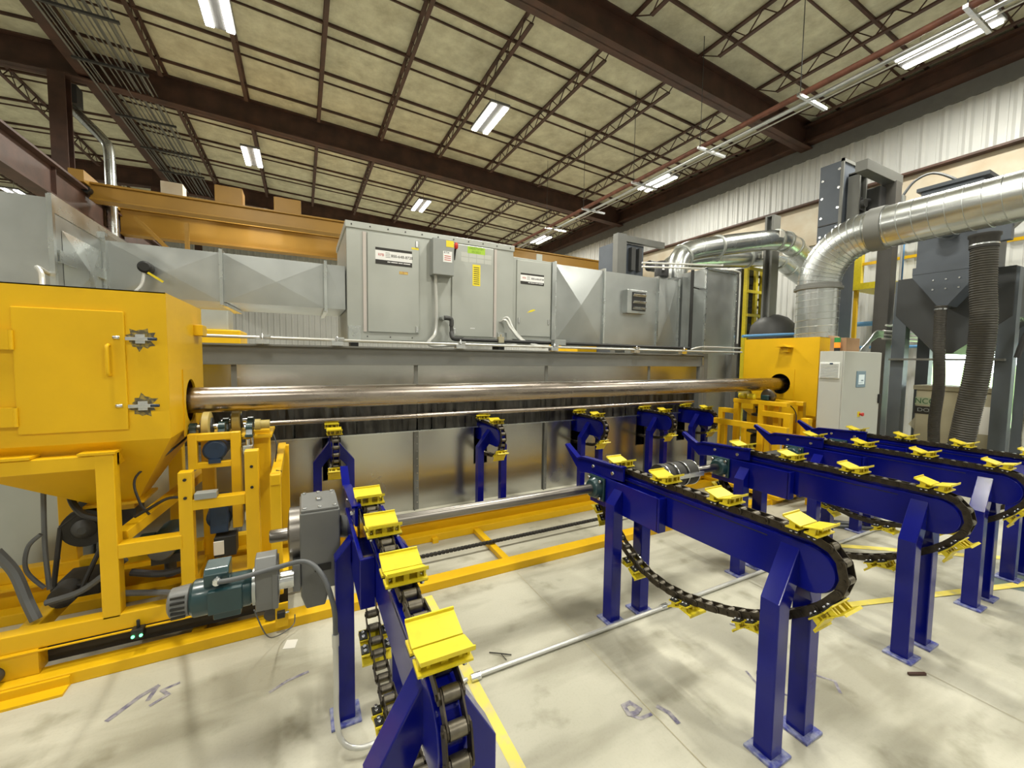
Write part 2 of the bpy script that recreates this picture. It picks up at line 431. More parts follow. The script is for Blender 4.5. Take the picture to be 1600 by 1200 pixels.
for bi, y0 in enumerate(RAFT[:-1]):
    bay = ['behind the camera', 'above the camera', 'over the long oven', 'over the crane bridge', 'beyond the crane'][bi]
    for ji, x in enumerate(JX):
        n = len(JX)-ji
        lab = 'brown open-web roof joist, %s from the right wall, %s' % (ordn[n-1] if n <= 12 else ['thirteenth', 'fourteenth', 'fifteenth'][n-13], bay)
        if proto is None:
            proto = make_joist(); o = proto; o['label'] = lab; o.location = (x, y0+.14, zdeck(x)-.012)
        else:
            o = dup(proto, (0,0,0), lab); o.location = (x, y0+.14, zdeck(x)-.012)
# ridge beam and columns
t = thing('ridge_beam', (RX, YN, 7.3), 'dark brown beam running along the ridge beside the conduits, top left', 'beam')
MB().box(RX+.42-.10, RX+.42+.10, YN, YF, 7.78, 7.9).box(RX+.42-.012, RX+.42+.012, YN, YF, 7.5, 7.8).box(RX+.42-.1, RX+.42+.1, YN, YF, 7.46, 7.5).build('beam', 'brown_steel', t)
for y, lab in ((12.24, 'thick red-brown building column at upper left, under the middle rafter'), (18.7, 'far red-brown building column behind the left end of the yellow crane'), (25.1, 'farthest red-brown building column by the back wall')):
    t = thing('building_column', (RX, y, 0), lab, 'column', 'red-brown columns along the ridge')
    MB().box(RX-.13, RX+.13, y-.14, y-.11, 0, 7.42).box(RX-.13, RX+.13, y+.11, y+.14, 0, 7.42).box(RX-.012, RX+.012, y-.12, y+.12, 0, 7.42).build('shaft', 'brown_steel', t)
    MB().box(RX-.2, RX+.2, y-.2, y+.2, 0, .025).build('base_plate', 'brown_steel', t)
# crane runway
t = thing('crane_runway', (-4.0, 0, 4.4), 'red-brown crane runway girder with orange rail, sloping down from the left edge', 'beam')
MB().box(-4.02, -3.98, -2, 26, 4.44, 5.0).box(-4.14, -3.86, -2, 26, 4.40, 4.44).box(-4.14, -3.86, -2, 26, 4.98, 5.02).build('girder', 'brown_steel', t)
MB().box(-4.06, -3.94, -2, 26, 5.02, 5.09).build('crane_rail', 'rust_rail', t)
for k in range(8): MB().box(-4.08, -3.92, 1+k*3.2, 1.015+k*3.2, 4.44, 4.98).build('stiffener', 'brown_steel', t)
t = thing('wall_crane_ledge', (XR-.2, 0, 5.3), 'long brown ledge angle along the right wall under the white ribbed panels', 'ledge')
MB().box(XR-.22, XR, YN, YF, 5.38, 5.42).box(XR-.05, XR-.036, YN, YF, 5.25, 5.4).build('angle', 'brown_steel', t)
# crane bridge
t = thing('crane_bridge', (3, 12.6, 4.7), 'yellow double-girder crane bridge spanning under the roof behind the oven', 'crane')
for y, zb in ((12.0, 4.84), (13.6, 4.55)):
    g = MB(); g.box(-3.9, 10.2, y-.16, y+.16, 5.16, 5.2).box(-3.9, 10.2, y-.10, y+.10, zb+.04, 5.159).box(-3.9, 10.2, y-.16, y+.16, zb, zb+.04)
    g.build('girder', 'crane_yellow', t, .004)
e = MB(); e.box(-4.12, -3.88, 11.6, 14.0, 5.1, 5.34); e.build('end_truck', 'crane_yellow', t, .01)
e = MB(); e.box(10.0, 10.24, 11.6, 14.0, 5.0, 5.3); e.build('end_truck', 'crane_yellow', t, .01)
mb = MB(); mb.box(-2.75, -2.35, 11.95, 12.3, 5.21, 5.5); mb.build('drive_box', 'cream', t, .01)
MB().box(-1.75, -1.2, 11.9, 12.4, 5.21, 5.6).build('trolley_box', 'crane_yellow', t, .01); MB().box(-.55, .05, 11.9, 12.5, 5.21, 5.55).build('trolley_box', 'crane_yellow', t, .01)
MB().bar((-3.2, 11.9, 4.6), (-2.3, 11.9, 3.6), .07, .07).bar((-3.2, 12.3, 4.6), (-2.3, 12.3, 3.6), .07, .07).bar((-2.3, 11.9, 3.6), (-2.3, 12.3, 3.6), .06, .06).box(-2.34, -2.26, 11.9, 11.98, 3.55, 4.62).build('walkway_bracket', 'crane_yellow', t)
MB().cyl((-3.9, 11.86, 5.0), (-3.9, 11.7, 5.0), .07).build('bumper', 'black', t)
mb = MB()
for dx in (-.12, 0, .12): mb.cyl((1.4+dx, 12.75, 4.6), (1.4+dx, 12.75, 2.55), .008, seg=6)
mb.build('hoist_cable', 'dark_grey', t)
h = MB().box(1.2, 1.6, 12.65, 12.85, 2.3, 2.55).build('hook_block', 'saddle_yellow', t, .02)
MB().tube(smooth_path([(1.4, 12.75, 2.3), (1.4, 12.75, 2.2), (1.48, 12.75, 2.12), (1.4, 12.75, 2.04), (1.33, 12.75, 2.1)]), .025, 8).build('hook', 'black', h)
# conduit bundle near ridge
t = thing('conduit_bundle', (-3.5, 9, 7.4), 'bundle of thin parallel grey conduits under the roof at top left', 'conduits')
for i, x in enumerate([-3.80, -3.75, -3.70, -3.62, -3.5, -3.38, -3.26, -3.18, -3.12, -3.06, -2.99, -2.92, -2.85, -2.78]):
    z = 7.36+.03*(i % 3)
    MB().cyl((x, -2, z), (x, 24, z), .013 if i % 4 else .02, seg=8).build('conduit', 'steel_grey', t)
for y in (2.5, 6.8, 8.2, 9.7, 11.2, 13.3, 15, 16.6, 19.4):
    MB().box(-3.85, -2.7, y, y+.05, 7.30, 7.34).build('strut_hanger', 'dark_grey', t)
# pipe run along right side
t = thing('overhead_pipe_run', (6.9, 0, 5.7), 'brown pipe and thin silver pipes on hangers under the right side of the roof', 'pipes')
MB().cyl((6.9, -3, 5.72), (6.9, 14, 5.72), .045, seg=14).build('brown_pipe', 'rust_rail', t)
MB().cyl((6.99, -3, 5.62), (6.99, 14, 5.62), .032, seg=14).build('silver_pipe', 'galv', t)
MB().cyl((7.22, -3, 5.66), (7.22, 14, 5.66), .012, seg=8).build('thin_pipe', 'pipe_white', t)
for y in (.2, 1.9, 3.6, 5.3, 7.0, 8.8, 10.6):
    hg = MB().box(6.55, 7.3, y, y+.045, 5.52, 5.56).build('strut_hanger', 'zinc', t)
    MB().cyl((6.6, y+.02, 5.54), (6.6, y+.02, 7.5), .006, seg=6).build('hanger_rod', 'dark_grey', hg)

# lights
LX = [(-1.05, [-3.6, 2.1, 7.6, 12.8, 18.3]), (3.6, [-3.4, 2.4, 8.15, 13.7, 19.3]), (8.75, [-3.0, 2.75, 8.4, 14.5, 20]), (-8, [-3.5, 2.4, 8, 13.7, 19.3])]
def make_light():
    t = thing('ceiling_light', (0, 0, 0), '', 'light', 'twin-tube ceiling lights')
    MB().box(-.21, .21, -.56, .56, 0, .05).build('housing', 'grey_band', t, .005)
    for s in (-1, 1): MB().box(s*.135-.055, s*.135+.055, -.53, .53, -.03, -.001).build('tube_lens', 'tube_lamp', t, .008)
    for yy in (-.3, .3): MB().bar((0, yy, .05), (0, yy, .35), .01, .01).build('hanger', 'zinc', t)
    return t
vis = {(-1.05, 7.6): 'bright twin-tube ceiling light at the top left, cut by the photo edge', (-1.05, 12.8): 'small twin-tube ceiling light above the crane bridge, left', (3.6, 8.15): 'twin-tube ceiling light at the upper middle', (3.6, 13.7): 'small twin-tube ceiling light just above the roof unit',
       (8.75, 2.75): 'long bright ceiling light at the top right beside the brown pipe', (8.75, 8.4): 'ceiling light at right of middle beside the pipe run', (8.75, 14.5): 'smallest ceiling light, far end of the pipe run'}
LD = bpy.data.lights.new('lamp_light', 'AREA'); LD.shape = 'RECTANGLE'; LD.size = .10; LD.size_y = 1.04; LD.energy = LIGHT_POWER/2; LD.color = (1, .975, .86)
lp = None; ln = 0
for x, ys in LX:
    for y in ys:
        lab = vis.get((x, y)); ln += 1
        if lab is None: lab = 'twin-tube ceiling light outside the picture, %s row, %s from the front wall' % ({-1.05: 'left centre', 3.6: 'right centre', 8.75: 'right wall', -8: 'far left'}[x], ordn[ys.index(y)])
        if lp is None: lp = make_light(); o = lp; o['label'] = lab
        else: o = dup(lp, (0,0,0), lab)
        z = {-1.05: 6.75, 3.6: 6.65, 8.75: 6.48, -8: 6.7}[x]
        o.location = (x, y, z)
        for sx in (-1, 1):
            lo = bpy.data.objects.new('lamp_light', LD); COL.objects.link(lo); lo.parent = o; lo.location = (sx*.135, 0, -.034)

# floor marks
def flat(name, poly, m, label, cat, z=.001, group=None):
    b = MB(); n = len(poly); b.add([(x, y, z) for x, y in poly], [tuple(range(n))])
    b.add([(x, y, z-.0008) for x, y in poly], [tuple(range(n))[::-1]])
    return tag(b.build(name, m, None, 0, False), label, cat, group)
flat('floor_line', [(.70, .3), (.755, .3), (.755, 2.60), (.70, 2.60)], 'yellow_paint_floor', 'yellow painted floor line beside the nearest blue conveyor', 'floor marking')
flat('floor_line', [(3.5, 2.2), (3.56, 2.25), (5.4, .9), (5.34, .86)], 'yellow_paint_floor', 'thin yellow floor line running under the right-hand blue conveyors', 'floor marking', .0030)
flat('floor_line', [(3.1, 1.33), (3.1, 1.28), (5.6, .52), (5.6, .58)], 'yellow_paint_floor', 'thin yellow floor line crossing behind the legs at the right edge', 'floor marking', .0050)
flat('floor_patch', [(4.45, .95), (6.5, 1.1), (6.5, -.2), (5.0, -.2)], 'green_floor', 'dark green painted floor area at the right edge', 'floor marking', .0010)
def stroke(name, pts, w, label, m='ink'):
    b = MB(); 
    for si, (a, c_) in enumerate(zip(pts[:-1], pts[1:])):
        a = Vector((*a, .0012+.0004*si)); c_ = Vector((*c_, .0012+.0004*si)); d = (c_-a).normalized(); sd = Vector((-d.y, d.x, 0))*w/2; a = a-d*w*.3; c_ = c_+d*w*.3
        b.add([a-sd, c_-sd, c_+sd, a+sd], [(0,1,2,3)])
    return tag(b.build(name, m, None, 0, False), label, 'writing')
stroke('floor_writing', [(-.78, 2.30), (-.70, 2.40), (-.645, 2.44)], 0.024, 'faded purple marker stroke of the letter A on the floor, lower left')
stroke('floor_writing', [(-.645, 2.44), (-.66, 2.36)], 0.019, 'short right leg of the purple letter A on the floor, lower left')
stroke('floor_writing', [(-.56, 2.42), (-.62, 2.40), (-.585, 2.355), (-.64, 2.315)], 0.016, 'faded purple figure 5 on the floor, lower left')
stroke('floor_writing', [(-.16, 2.16), (-.09, 2.2), (0, 2.22)], 0.016, 'faded purple dash on the floor below the grey gear motor')
stroke('floor_writing', [(1.355, 1.30), (1.34, 1.345), (1.30, 1.345), (1.29, 1.30), (1.325, 1.29), (1.355, 1.30)], 0.022, 'purple ring of the letter e on the floor, lower right of centre')
stroke('floor_writing', [(1.29, 1.30), (1.32, 1.26), (1.38, 1.255)], 0.016, 'tail of the purple letter e on the floor, lower right of centre')
stroke('floor_writing', [(1.44, 1.27), (1.46, 1.225), (1.455, 1.17)], 0.022, 'short purple stroke on the floor right of the letter e')
stroke('floor_writing', [(2.30, 1.50), (2.38, 1.40), (2.33, 1.30), (2.22, 1.24)], .016, 'faint purple curve on the floor between the second conveyor and its neighbour')
stroke('floor_writing', [(2.28, 1.10), (2.36, .98), (2.30, .93)], .014, 'faint purple hook on the floor beside the foreground legs, lower right')
stroke('floor_writing', [(2.02, 1.22), (1.98, 1.13), (2.04, 1.05), (2.10, .98)], .012, 'faint purple scribble on the floor left of the foreground legs')
stroke('floor_joint', [(1.41, 2.6), (1.40, 1.8), (1.39, 1.05), (1.385, .2)], .005, 'thin dark crack line in the floor between the two nearest conveyors', 'tan')
stroke('floor_joint', [(2.9, 2.5), (2.86, 1.0), (2.85, .2)], .004, 'thin dark crack line in the floor between the second and third conveyors', 'tan')
flat('paper_scrap', [(-.12, 2.46), (-.06, 2.44), (-.045, 2.51), (-.10, 2.53)], 'paper', 'white paper scrap on the floor beside the yellow track', 'scrap', .002)
tw = MB(); tw.tube([(.88, 1.93, .006), (.93, 1.89, .01), (.98, 1.86, .006)], .003, 5).tube([(.93, 1.89, .01), (.94, 1.84, .005)], .002, 5)
tag(tw.build('wire_scrap', 'rubber'), 'dark bent wire scrap on the floor beside the yellow line', 'scrap')
tag(MB().cyl((2.06, 1.17, 0), (2.06, 1.17, .018), .02, seg=6).build('nut', 'dark_grey'), 'small dark hex nut lying on the floor, right of centre', 'nut')
tag(MB().bar((2.75, .83, .008), (2.83, .79, .008), .012, .012).build('wood_splinter', 'brown_steel'), 'small brown splinter on the floor at lower right', 'scrap')
t = thing('floor_pipe', (.73, 1.82, 0), 'thin pale pipe lying along the floor under the blue conveyors', 'pipe')
MB().cyl((.74, 1.80, .014), (2.05, 1.79, .014), .0125, seg=12).cyl((2.05, 1.79, .014), (5.2, 1.77, .014), .0125, seg=12).build('tube', 'pipe_white', t)
for xa in (.72, 2.03, 3.4): MB().cyl((xa, 1.795, .014), (xa+.05, 1.795, .014), .019, seg=12).build('coupling', 'zinc', t)

# ================================================================== CHAIN CONVEYORS
ZC = .80; RB = .10; RC = .118
def chain_path(front_y, back_y, low, z0=ZC, r=RC, rs=None):
    rs = rs or r
    P = []
    n = 24
    for i in range(n+1): P.append((back_y+(front_y-back_y)*i/n, z0+r))
    for i in range(1, 25):
        a = PI/2+i/24*(PI*.75); P.append((front_y+r*math.cos(a), z0+r*math.sin(a)))
    P += low
    for i in range(0, 20):
        a = -R_(40)+i/19*(R_(130)-.02); P.append((back_y+rs*math.cos(a), z0+(r-rs)+rs*math.sin(a)))
    return P
class Path:
    def __init__(s, P):
        Q = smooth_path([(0, y, z) for y, z in P], 4); Q = [(q.y, q.z) for q in Q]
        Q.append(Q[0]); s.P = Q; s.S = [0]
        for a, b in zip(Q[:-1], Q[1:]): s.S.append(s.S[-1]+math.hypot(b[0]-a[0], b[1]-a[1]))
        s.L = s.S[-1]
    def at(s, u):
        u %= s.L
        import bisect
        i = min(max(bisect.bisect_right(s.S, u)-1, 0), len(s.P)-2)
        d = s.S[i+1]-s.S[i]; k = (u-s.S[i])/d if d > 1e-9 else 0
        a, b = s.P[i], s.P[i+1]; return (a[0]+(b[0]-a[0])*k, a[1]+(b[1]-a[1])*k)
def chain_mesh(path, p=.06):
    N = max(4, 2*round(path.L/p/2)); st = path.L/N
    plates = MB(); rol = MB()
    for k in range(N):
        a = path.at(k*st); b = path.at((k+1)*st)
        rol.cyl((-.018, a[0], a[1]), (.018, a[0], a[1]), .0165, seg=14)
        plates.cyl((-.032, a[0], a[1]), (.032, a[0], a[1]), .006, seg=8)
        d = Vector((0, b[0]-a[0], b[1]-a[1])); L = d.length; d.normalize(); u = Vector((0, -d.z, d.y))
        off = .0215 if k % 2 else .0268
        for s_ in (-1, 1):
            vs = []
            prof = []
            for (cx, sg) in ((0, -1), (L, 1)):
                for q in range(5):
                    an = (PI/2+q/4*PI) if sg < 0 else (-PI/2+q/4*PI)
                    prof.append((cx+.0155*math.cos(an), .0155*math.sin(an)))
            n = len(prof)
            for xx in (s_*off-.002, s_*off+.002):
                for (pu, pv) in prof:
                    q = Vector((xx, a[0], a[1]))+d*pu+u*pv; vs.append(q)
            plates.add(vs, [tuple(range(n)), tuple(range(n, 2*n))[::-1]]+[(i, n+i, n+(i+1) % n, (i+1) % n) for i in range(n)])
    return plates, rol, st, N
def rollers(c, path, st, N):
    rl = None
    for k in range(N):
        q = path.at(k*st)
        if rl is None: rl = MB().cyl((-.018, 0, 0), (.018, 0, 0), .0165, seg=14).build('roller', 'roller', c); rl.location = (0, *q)
        else: r2 = rl.copy(); COL.objects.link(r2); r2.location = (0, *q)
def saddle(path, u, root):
    top = MB(); padl = []; bolts = MB()
    for sgn in (-1, 1):
        c = path.at(u+sgn*.031); a = path.at(u+sgn*.031-.02); b = path.at(u+sgn*.031+.02)
        d = Vector((0, b[0]-a[0], b[1]-a[1])).normalized(); nrm = Vector((0, d.z, -d.y)); O = Vector((0, *c)); X = Vector((1, 0, 0))
        def bx(mb, x0, x1, t0, t1, n0, n1, n0b=None, n1b=None):
            n0b = n0 if n0b is None else n0b; n1b = n1 if n1b is None else n1b
            vs = [O+X*x+d*(t*sgn)+nrm*n for x in (x0, x1) for (t, n) in ((t0, n0), (t0, n1), (t1, n0b), (t1, n1b))]
            mb.add(vs, [(0,1,3,2), (4,6,7,5), (0,4,5,1), (2,3,7,6), (0,2,6,4), (1,5,7,3)])
        bx(top, -.062, .062, -.022, .027, .019, .025)
        for xx in (-.036, 0, .036) : bx(top, xx-.008 if xx == 0 else xx-.004, xx+.008 if xx == 0 else xx+.004, -.008, .014, .025, .041, .025, .049)
        for xx in (-.055, .055): bx(top, xx-.003, xx+.003, -.008, .014, .025, .041, .025, .049)
        bx(top, -.060, .060, -.029, .036, .036, .041, .056, .061)
        bx(top, -.060, .060, .036, .040, .056, .067, .057, .068)
        for xs in (-1, 1):
            pads = MB(); bx(pads, xs*.030, xs*.062, -.018, .020, .013, .019); padl.append(pads)
            for tt in (-.009, .011):
                q = O+X*(xs*.047)+d*(tt*sgn); bolts.cyl(q+nrm*.004, q+nrm*.013, .007, seg=6); 
            bolts.cyl(O+X*(xs*.047)+nrm*.025, O+X*(xs*.047)+nrm*.032, .006, seg=8)
    o = top.build('pipe_saddle', 'saddle_yellow', root)
    for p_ in padl: p_.build('attachment_pad', 'black', o)
    bolts.build('bolts', 'zinc', o)
    return o
def leg_mesh(side, y, w=.065, xo=.155, ztop=.86, zk=.655, xin=.028, half=.0325, zin=.72):
    s_ = side
    poly = [(s_*(xo-w), .012), (s_*xo, .012), (s_*xo, zk), (s_*xin, ztop), (s_*xin, zin), (s_*(xo-w), zk-.045)]
    return MB().prism(poly, 'y', y-half, y+half)
def foot(side, y, xo, w=.065):
    return MB().box(side*(xo-w/2)-.062, side*(xo-w/2)+.062, y-.062, y+.062, 0, .012)
def racetrack(y0, y1, r=RB, zc=ZC, flat_back=True):
    P = [(y1, zc-r), (y1, zc+r)]
    for i in range(21):
        a = PI/2+i/20*PI; P.append((y0+r*math.cos(a), zc+r*math.sin(a)))
    return P
FY, BY = .84, 2.05
low = [(.80, .655), (.90, .565), (1.08, .455), (1.31, .375), (1.56, .338), (1.78, .385), (1.96, .50), (2.08, .625)]
lowU = None
mpath = Path(chain_path(FY, BY, low))
def make_conveyor():
    t = thing('chain_conveyor', (0, 0, 0), '', 'conveyor', 'blue chain conveyors standing in a row')
    MB().prism(racetrack(FY, 2.06), 'x', -.0165, .0165).build('chain_guide', 'blue', t)
    b = MB()
    for s_ in (-1, 1): b.prism(racetrack(FY+.002, 2.00, .098), 'x', s_*.030, s_*.0385) if False else None
    side = [(2.0, ZC-.105), (2.0, ZC+.085)]
    for i in range(25):
        a = PI/2+i/24*PI; side.append((FY+.092*math.cos(a), ZC-.006+.092*math.sin(a)))
    for s_ in (-1, 1): b.prism(side, 'x', min(s_*.0165, s_*.034), max(s_*.0165, s_*.034))
    # slot in the side plates near the rounded end
    beam = b.build('side_beam', 'blue', t, .003)
    MB().prism([(.90, .715), (.935, .712), (.965, .722), (.935, .735), (.905, .732)], 'x', -.0348, .0348).build('slot', 'black', beam)
    MB().box(-.0352, .0352, 1.0, 1.95, .862, .866).build('groove', 'black', beam)
    # end bracket plates and their caps
    for s_ in (-1, 1):
        m = MB(); a, b_ = sorted((s_*.072, s_*.088)); m.box(a, b_, 1.55, 2.13, .665, .855)
        a, b_ = sorted((s_*.034, s_*.088)); m.box(a, b_, 1.54, 1.56, .665, .855)
        br = m.build('bearing_bracket', 'blue', t, .003)
        m = MB()
        for yy in (1.62, 1.9): a, b_ = sorted((s_*.03, s_*.075)); m.box(a, b_, yy, yy+.06, .7, .76)
        m.build('spacer', 'blue', br)
    # guide blade with raised nose
    g = MB(); gp = [(1.84, .865), (1.84, .955), (2.24, .935), (2.29, .915), (2.43, .985), (2.45, .965), (2.33, .86), (2.27, .815), (2.2, .83)]
    g.prism(gp, 'x', -.072, -.058)
    g.prism([(1.84, .945), (2.24, .925), (2.24, .937), (1.84, .957)], 'x', -.085, -.045)
    g.prism([(2.24, .925), (2.29, .905), (2.44, .975), (2.43, .99), (2.29, .917), (2.24, .937)], 'x', -.085, -.045)
    gb = g.build('guide_blade', 'blue', t, .002)
    for yy in (1.93, 2.12): MB().cyl((-.082, yy, .895), (-.058, yy, .895), .011, seg=8).build('bolt', 'zinc', gb)
    for s_ in (-1, 1):
        for y in (.91, 1.86):
            xo = .155
            l = leg_mesh(s_, y, w=.075, half=.0375, xo=xo, xin=.030 if y < 1 else .089, ztop=.865 if y < 1 else .815, zk=.655 if y < 1 else .735, zin=.72).build('leg', 'blue', t, .004)
            foot(s_, y, xo, .075).build('foot_plate', 'blue_worn', l, .002)
    pl, ro, st, N = chain_mesh(mpath)
    c = pl.build('chain', 'chain', t)
    rollers(c, mpath, st, N)
    # sprocket on the line shaft
    sp = MB(); teeth = []
    for k in range(24):
        a = 2*PI*k/24; rr = .112 if k % 2 else .092; teeth.append((BY+rr*math.cos(a), ZC+rr*math.sin(a)))
    sp.prism(teeth, 'x', -.014, .014); sp.cyl((-.035, BY, ZC-.02), (.035, BY, ZC-.02), .05); sp.build('sprocket', 'dark_grey', t)
    u0 = (BY-.86); 
    ns = int(mpath.L/.36)
    for k in range(ns+1):
        u = (u0-.36*3+k*.36)
        if k*.36 > mpath.L-.25: break
        saddle(mpath, u, t)
    return t
conv = make_conveyor(); conv.location = (.265, 0, 0)
conv['label'] = 'nearest blue chain conveyor seen end-on, its chain of yellow saddles running toward the camera'
CX = [1.79, 3.02, 4.04, 4.80]
CL = ['second blue chain conveyor from the left, with its rounded end in the right foreground', 'third blue chain conveyor from the left, just behind the foreground one', 'fourth blue chain conveyor from the left, its shiny leg corner near the right edge', 'last blue chain conveyor, farthest right, in front of the white control cabinet']
convs = [conv]
for x, l in zip(CX, CL): convs.append(dup(conv, (x-.265, 0, 0), l))
conv['driven'] = 1; del conv['driven']
# flange bearings on the left face of the four right-hand conveyors (part of each conveyor)
def bearing(parent, x, s_=-1):
    b = MB(); y, z = BY, ZC-.025
    b.box(min(x+s_*.018, x), max(x+s_*.018, x), y-.075, y+.075, z-.075, z+.075)
    b.lathe((x, y, z), (s_, 0, 0), [(.0, .07), (.03, .068), (.042, .06), (.06, .056), (.062, .035)], 24)
    o = b.build('flange_bearing', 'teal', parent, .006)
    for dy in (-.055, .055):
        for dz in (-.055, .055): MB().cyl((x+s_*.018, y+dy, z+dz), (x+s_*.04, y+dy, z+dz), .010, seg=6).build('bolt', 'zinc', o)
for cv in convs[1:]: bearing(cv, cv.location.x-.088)
# line shaft
t = thing('line_shaft', (.36, BY, ZC-.025), 'long bare steel drive shaft linking the blue conveyors', 'shaft')
MB().cyl((.33, BY, ZC-.025), (4.9, BY, ZC-.025), .029, seg=24).build('shaft', 'shaft_steel', t)
t = thing('torque_limiter', (2.42, BY, ZC-.025), 'black disc coupling with bright rings on the shaft between the second and third conveyors', 'coupling')
MB().lathe((2.24, BY, ZC-.025), (1,0,0), [(0, .05), (.005, .088), (.09, .088), (.095, .07), (.12, .07), (.125, .088), (.2, .088), (.205, .07), (.23, .07), (.235, .088), (.33, .088), (.335, .05)], 28).build('hub', 'rubber', t)
for k in (.03, .118, .22, .325): MB().lathe((2.24+k, BY, ZC-.025), (1,0,0), [(0, .089), (.001, .0915), (.007, .0915), (.008, .089)], 28).build('bright_ring', 'zinc', t)
MB().box(2.26, 2.6, BY-.1, BY-.085, ZC-.03, ZC+.0).build('clamp_bar', 'zinc', t)
t = thing('shaft_coupling', (3.7, BY, ZC-.025), 'dark shaft coupling between the third and fourth conveyors', 'coupling')
MB().lathe((3.5, BY, ZC-.025), (1,0,0), [(0, .04), (.01, .06), (.2, .06), (.21, .04)], 20).build('body', 'rubber', t)

# ---- gearbox and motor driving the nearest conveyor
t = thing('gearbox', (.05, BY, .5), 'big square grey gearbox with a flat bolted lid beside the nearest blue conveyor', 'gearbox')
g = MB(); g.prism([(-.02, .56), (0.0, .50), (.075, .50), (.095, .575), (.14, .575), (.14, .925), (-.02, .925)], 'y', 1.925, 2.19); gb = g.build('casing', 'gear_grey', t, .006)
MB().box(-.015, .135, 1.93, 2.185, .925, .937).build('lid', 'gear_grey', t, .003)
for x in (.0, .06, .12):
    for y in (1.95, 2.165): MB().cyl((x, y, .937), (x, y, .944), .008, seg=8).build('lid_bolt', 'zinc', t)
MB().cyl((.06, 2.05, .937), (.06, 2.05, .95), .013, seg=6).build('plug', 'zinc', t)
MB().box(.035, .1, 1.919, 1.925, .66, .69).build('name_plate', 'black', t)
MB().lathe((-.02, BY, .80), (-1,0,0), [(0, .115), (.04, .115), (.045, .09), (.05, .03)], 32).build('flange', 'shaft_steel', t)
MB().lathe((-.06, BY, .80), (-1,0,0), [(0, .028), (.075, .028), (.08, .024)], 20).build('shaft_stub', 'shaft_steel', t)
MB().box(-.05, -.02, 1.90, 2.0, .60, .72).build('adapter_flange', 'gear_grey', t, .004)
MB().cyl((.14, BY, .80), (.2, BY, .785), .05, seg=24).build('output_hub', 'gear_grey', t)
t = thing('gear_motor', (-.25, 1.9, .6), 'teal electric motor with grey helical gear unit sticking out in front of the yellow track', 'motor')
mz = .665; my = 1.90
MB().lathe((-.39, my, mz), (1,0,0), [(0, .058), (.01, .068), (.19, .068), (.2, .06)], 28).build('motor_body', 'teal', t)
MB().box(-.33, -.22, my-.075, my-.05, mz-.045, mz+.045).box(-.32, -.23, my-.04, my+.04, mz-.085, mz-.05).build('side_pad', 'teal', t, .004)
f = MB().lathe((-.46, my, mz), (1,0,0), [(0, .038), (.008, .052), (.065, .057), (.07, .05)], 16).build('fan_cover', 'gear_grey', t)
mb = MB()
for k in range(-2, 3): mb.box(-.445, -.402, my-.0585+abs(k)*.004, my-.045, mz+k*.019-.004, mz+k*.019+.004)
mb.build('vent_slots', 'black', f)
j = MB().prism([(my-.045, mz+.05), (my+.045, mz+.05), (my+.045, mz+.125), (my-.03, mz+.12), (my-.05, mz+.10)], 'x', -.345, -.265).build('terminal_box', 'teal', t, .004)
MB().lathe((-.30, my-.045, mz+.08), (0,-1,0), [(0, .014), (.02, .014), (.022, .010), (.035, .012)], 12).build('cable_gland', 'zinc', j)
MB().lathe((-.19, my, mz), (1,0,0), [(0, .072), (.012, .072), (.014, .05), (.05, .046), (.052, .052), (.056, .052), (.058, .046), (.09, .046), (.092, .06)], 28).build('adapter', 'galv', t)
MB().box(-.12, -.10, my-.07, my+.07, mz-.08, mz+.09).prism([(my-.055, mz-.085), (my+.055, mz-.085), (my+.065, mz-.05), (my+.065, mz+.09), (my+.03, mz+.125), (my-.03, mz+.125), (my-.062, mz+.09), (my-.062, mz-.05)], 'x', -.18+.0, -.105).build('gear_casing', 'gear_grey', t, .004)
MB().cyl((-.105, my, mz), (-.045, my, mz), .035, seg=20).build('output_neck', 'zinc', t)
t = thing('motor_cable', (-.2, 1.8, .7), 'grey cable arching from the teal motor over to the nearest blue conveyor', 'cable')
MB().tube(smooth_path([(-.295, my-.075, mz+.08), (-.22, my-.085, mz+.085), (-.10, my-.09, mz+.10), (0.0, my-.12, mz+.115), (.06, 1.72, mz+.07), (.095, 1.68, mz-.04), (.10, 1.68, mz-.14), (.10, 1.68, .50)], 8), .0095, 10).build('cable', 'grey_cable', t)
MB().cyl((.10, 1.68, .51), (.10, 1.68, .46), .013, seg=14).tube(smooth_path([(.10, 1.68, .47), (.10, 1.68, .30), (.10, 1.68, .16), (.115, 1.66, .08), (.16, 1.64, .045), (.24, 1.63, .04), (.40, 1.70, .02), (.70, 1.80, .014)], 8), .0105, 12).build('conduit', 'pipe_white', t)

# ================================================================== OVEN
UX = [.24, 1.78, 3.10, 4.21, 5.03]
YW = 4.2
ov = thing('curing_oven', (2, YW, 0), 'long galvanized oven with a dark strip curtain slot and a grey beam along its top', 'oven')
seams = [-2.6, -.52, 1.05, 2.64, 4.34, 5.36]
XE0, XE1 = -1.44, 5.36
